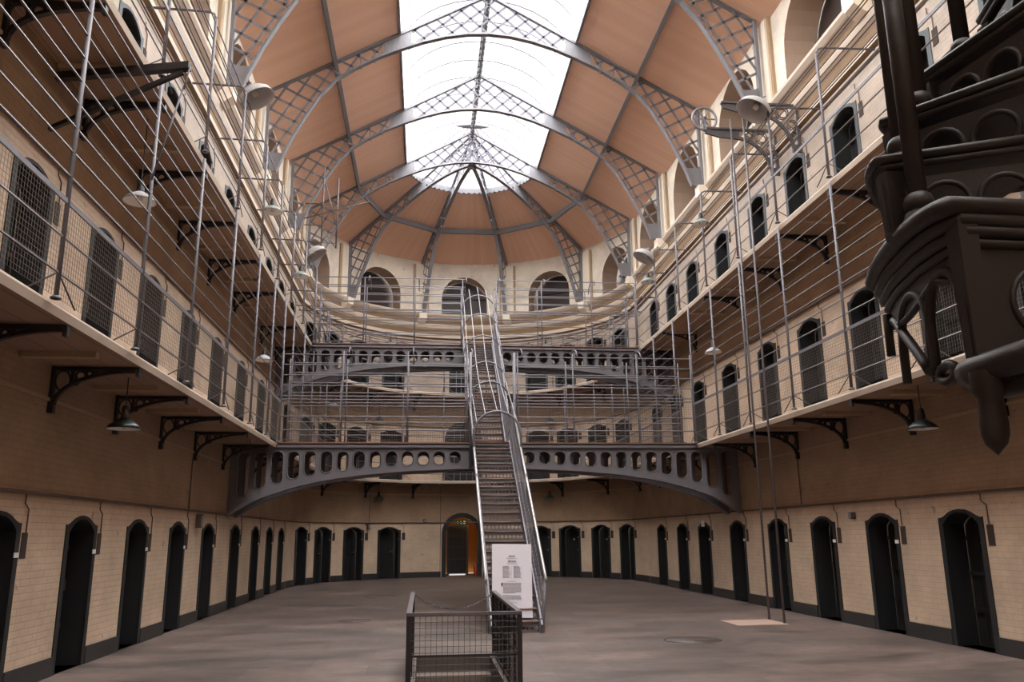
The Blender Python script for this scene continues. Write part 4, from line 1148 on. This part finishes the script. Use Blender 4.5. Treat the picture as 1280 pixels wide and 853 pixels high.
# triangular bracket arm on the upper left
lb = tag(empty('hoist_bracket', (-W, 9.3, 7.1)), 'dark triangular hoist bracket jutting out below the upper left gallery', 'bracket')
a = MB(); a.bar((-W, 9.35, 7.0), (-4.42, 9.05, 7.05), .09, .09); a.build('bracket_arm', M['iron'], lb)
a = MB(); a.bar((-W, 9.32, 6.3), (-4.5, 9.07, 6.98), .05, .05); a.build('bracket_strut', M['iron'], lb)
a = MB(); a.tube([(-4.42, 9.05, 7.05), (-4.47, 9.06, 6.75)], .012, 6); a.tube([(-4.47, 9.06, 6.8), (-4.75, 9.1, 5.6)], .012, 6); a.build('hanging_rod', M['cage'], lb)

# rigging poles high on the left
rg = tag(empty('rigging_stand', (-4.7, 22.6, 9.7)), 'cluster of thin pale rigging poles above the upper left railing', 'stand')
for x, y, z0, z1 in ((-4.6, 22.4, 9.7, 12.1), (-4.2, 22.5, 9.6, 11.75)):
    a = MB(); a.tube([(x, y, z0), (x, y, z1)], .022, 6); a.build('pole', M['rail'], rg)
for p, q in (((-4.55, 22.4, 11.55), (-4.22, 22.5, 10.3)), ((-5.1, 22.3, 10.4), (-3.3, 22.6, 11.1)), ((-5.1, 22.4, 10.9), (-4.5, 22.4, 10.9)), ((-5.1, 22.4, 10.25), (-4.5, 22.4, 10.25)), ((-5.0, 22.4, 9.75), (-4.2, 22.5, 9.75)), ((-4.62, 22.4, 10.2), (-4.2, 22.5, 9.6))):
    a = MB(); a.tube([p, q], .016, 6); a.build('cross_bar', M['pipe'] if abs(p[0]) > 5 else M['cage'], rg)

# ------------------------------------------------------------------ spiral staircase in the right foreground
SC = Vector((-.02, 1.63))
sp = tag(empty('spiral_staircase', (SC.x, SC.y, 0)), 'dark cast iron spiral staircase with pierced treads hanging into view at the upper right', 'staircase')
# plan of one tread relative to the newel: front corner first, then round the outer edge
RIM = [(-.385, -.012), (-.394, .05), (-.386, .148), (-.358, .265), (-.322, .382), (-.286, .469), (-.242, .563)]
def rot2(p, a): return (p[0]*cos(a)-p[1]*sin(a), p[0]*sin(a)+p[1]*cos(a))
STEP = rad(-27); RZ = .205; Z1 = 2.33
def smooth_rim(a, grow=0., n=18, sc=1.):
    out = []
    m = len(RIM)-1
    for i in range(n+1):
        u = i/n*m; k = min(int(u), m-1); f = u-k
        P = [RIM[max(0, k-1)], RIM[k], RIM[k+1], RIM[min(m, k+2)]]
        q = [.5*((2*P[1][j])+(-P[0][j]+P[2][j])*f+(2*P[0][j]-5*P[1][j]+4*P[2][j]-P[3][j])*f*f+(-P[0][j]+3*P[1][j]-3*P[2][j]+P[3][j])*f**3) for j in (0, 1)]
        L_ = math.hypot(*q); q = (q[0]*(sc+grow/L_), q[1]*(sc+grow/L_))
        out.append(rot2(q, a))
    return out
def W3(p, z): return Vector((SC.x+p[0], SC.y+p[1], z))
def spiral_unit(k):
    z, a = Z1+RZ*k, STEP*k
    sc = 1. if k == 0 else 1.2
    n = 18; rim = smooth_rim(a, 0, n, sc); nin = rot2((-.04, -.005), a); nin2 = rot2((-.02, .06), a)
    s = MB(); top = [W3(p, z) for p in rim]+[W3(nin2, z), W3(nin, z)]; m_ = len(top)
    low = [v-Vector((0, 0, .035)) for v in top]
    s.faces(top+low, [tuple(range(m_)), tuple(range(2*m_-1, m_-1, -1))]+[(i, i+m_, (i+1) % m_+m_, (i+1) % m_) for i in range(m_)])
    for g_, dz, r in (((.010, .016, .024), (-.008, .05, .018), (-.02, .078, .016), (-.028, .105, .012)) if k == 0 else ((.006, .012, .014), (-.014, .035, .010))):
        rr = smooth_rim(a, g_, n, sc)
        s.tube([W3(nin, z-dz)]+[W3(p, z-dz) for p in rr], r, 8)
    s.build('tread', M['spiral'], sp)
    # pierced front riser
    h = (.36 if k == 0 else RZ)-.07; zt = z-.07; zb = zt-h
    N = rim[0]; L_ = math.hypot(N[0]-nin[0], N[1]-nin[1])
    F = lambda u, zz, d=0: W3((N[0]+(nin[0]-N[0])*u/L_, N[1]+(nin[1]-N[1])*u/L_), zz)
    r_ = MB(); cr_ = .078 if k == 0 else .055; cs = [.19] if k == 0 else [.14, .27, .4]; zc = zb+h*(.42 if k == 0 else .42)
    us = [L_*i/60 for i in range(61)]
    for u0, u1 in zip(us, us[1:]):
        g_ = []
        for u in (u0, u1):
            w_ = 0
            for c_ in cs:
                if abs(u-c_) < cr_: w_ = math.sqrt(cr_*cr_-(u-c_)**2)
            g_.append(w_)
        r_.quad([F(u0, zb), F(u1, zb), F(u1, zc-g_[1]), F(u0, zc-g_[0])]); r_.quad([F(u0, zc+g_[0]), F(u1, zc+g_[1]), F(u1, zt), F(u0, zt)])
    for c_ in cs: r_.tube([F(c_+cr_*cos(2*PI*i/20), zc+cr_*sin(2*PI*i/20)) for i in range(20)], .008, 6, True)
    r_.build('riser', M['spiral'], sp)
    # outer string: solid curved band, arched openings and scrolls below it
    rin = smooth_rim(a, -.03, n, sc); u_ = lambda t: W3(rin[0], 0)
    def S(t, zz, g_=-.03):
        x = t*n; i = min(int(x), n-1); f = x-i; rr = rin
        return W3((rr[i][0]+(rr[i+1][0]-rr[i][0])*f, rr[i][1]+(rr[i+1][1]-rr[i][1])*f), zz)
    d = .37 if k == 0 else .24
    m = MB()
    def lo(t):   # lower edge of the solid band: two pointed bays
        return z-((.15 if k == 0 else .085)+.04*abs(cos(PI*t*1.6)))
    for i in range(24):
        t0, t1_ = i/24, (i+1)/24
        m.quad([S(t0, z-.05), S(t1_, z-.05), S(t1_, lo(t1_)), S(t0, lo(t0))])
    m.tube([S(i/24, lo(i/24)) for i in range(25)], .010, 6)
    m.tube([S(.1+.3*(1-cos(PI*i/14))/2, z-d+(d-.14)*sin(PI*i/14)**.55) for i in range(15)], .013, 7)
    m.tube([S(.38+.34*(1-cos(PI*i/14))/2, z-d+.02+(d-.16)*sin(PI*i/14)**.55) for i in range(15)], .012, 7)
    m.tube([S(.95-.5*(i/12)**.8, z-.15-(d-.17)*(i/12)**1.4) for i in range(13)], .013, 7)
    m.tube([S(.3+.06*cos(2*PI*i/14), z-d+.02*sin(2*PI*i/14)-.005) for i in range(14)], .012, 6, True)
    m.build('side_scroll', M['spiral'], sp)
    c = MB(); p0 = rot2((RIM[0][0]*sc+.022, RIM[0][1]*sc+.012), a); c.tube([W3(p0, z-.05), W3(p0, z-(.4 if k == 0 else RZ+.02))], .02, 4, rs=[.034, .026]); c.build('corner_pilaster', M['spiral'], sp)
    b = MB(); q = rot2((-.372, .125) if k == 0 else (-.395, .085), a); P = W3(q, 0)
    b.tube([(P.x, P.y, z-.05), (P.x, P.y, z+1.05)], .0225, 14)
    b.lathe([(.022, .085), (.03, .078), (.036, .062), (.034, .046), (.027, .04), (.034, .034), (.041, .015), (.041, -.005), (.03, -.02)], (P.x, P.y, z-(.012 if k == 0 else 0)), 18)
    b.build('baluster', M['spiral'], sp)
for k in range(0, 8): spiral_unit(k)
dr = MB(); dr.tube([S_ for S_ in (W3((-.26, .5), 2.2), W3((-.26, .5), 2.08))], .012, 8); dr.build('drop_rod', M['spiral'], sp)
m = MB()
m.tube([W3((-.355, .05), 1.94), W3((-.365, .02), 1.94), W3((-.37, -.3), 1.94), W3((-.1, -.42), 1.94)], .033, 12)
m.tube([W3((-.33, .03), 1.9), W3((-.335, 0), 1.9), W3((-.33, -.28), 1.9), W3((-.1, -.38), 1.9)], .026, 12)
m.faces([W3(p, zz) for zz in (1.9, 1.955) for p in ((-.36, .05), (-.37, -.3), (0, -.3), (0, .05))], [(0, 1, 2, 3), (7, 6, 5, 4), (0, 4, 5, 1), (1, 5, 6, 2), (2, 6, 7, 3), (3, 7, 4, 0)])
m.build('bottom_moulding', M['spiral'], sp)
m = MB(); P = W3((-.375, -.03), 0)
m.lathe([(0, 1.752), (.005, 1.757), (.012, 1.765), (.021, 1.775), (.027, 1.795), (.028, 1.82), (.026, 1.845), (.024, 1.87), (.034, 1.885), (.034, 1.93)], (P.x, P.y, 0), 20); m.build('pendant_drop', M['spiral'], sp)
m = MB(); m.tube([(SC.x, SC.y, 0), (SC.x, SC.y, 5.2)], .05, 16); m.build('newel_column', M['spiral'], sp)

# ------------------------------------------------------------------ light
w = bpy.data.worlds.new('overcast_sky'); scene.world = w; w.use_nodes = True
bg = w.node_tree.nodes['Background']; bg.inputs[0].default_value = (1, .985, .965, 1); bg.inputs[1].default_value = 1.35
ld = bpy.data.lights.new('sky_portal', 'AREA'); ld.shape = 'RECTANGLE'; ld.size = 2*XS+.3; ld.size_y = 35.2; ld.cycles.is_portal = True
lo = bpy.data.objects.new('sky_portal', ld); COL.objects.link(lo); lo.location = (0, 13.4, 16.95)
sd = bpy.data.lights.new('added_sky_fill', 'SUN'); sd.energy = 36; sd.angle = rad(150); sd.color = (1, .985, .965)  # added unseen fill; brightens the hall without brightening the visible sky
so = bpy.data.objects.new('added_sky_fill', sd); COL.objects.link(so); so.location = (0, 14, 30)
pl = bpy.data.lights.new('passage_light', 'POINT'); pl.energy = 9; pl.color = (1, .72, .35); pl.shadow_soft_size = .1
po = bpy.data.objects.new('passage_light', pl); COL.objects.link(po); po.location = (.3, YC+W+.7, 2.2)

# ------------------------------------------------------------------ camera
cam = bpy.data.cameras.new('camera'); cam.sensor_width = 36; cam.lens = 36*1025/1280; cam.clip_start = .05; cam.clip_end = 200
co_ = bpy.data.objects.new('camera', cam); COL.objects.link(co_)
pt, yw, rl = .2327, .1062, -.0099
fwd = Vector((sin(yw)*cos(pt), cos(yw)*cos(pt), sin(pt))); right = Vector((cos(yw), -sin(yw), 0)); up = right.cross(fwd)
R2 = right*cos(rl)+up*sin(rl); U2 = up*cos(rl)-right*sin(rl)
mw = Matrix.Identity(4)
for i in range(3): mw[i][0] = R2[i]; mw[i][1] = U2[i]; mw[i][2] = -fwd[i]
mw[0][3], mw[1][3], mw[2][3] = -1.5803, 0, 1.6
co_.matrix_world = mw
scene.camera = co_
scene.view_settings.view_transform = 'Standard'
scene.view_settings.look = 'None'
scene.view_settings.exposure = 0
scene.cycles.max_bounces = 8; scene.cycles.diffuse_bounces = 5; scene.cycles.transparent_max_bounces = 12
scene.cycles.use_denoising = True
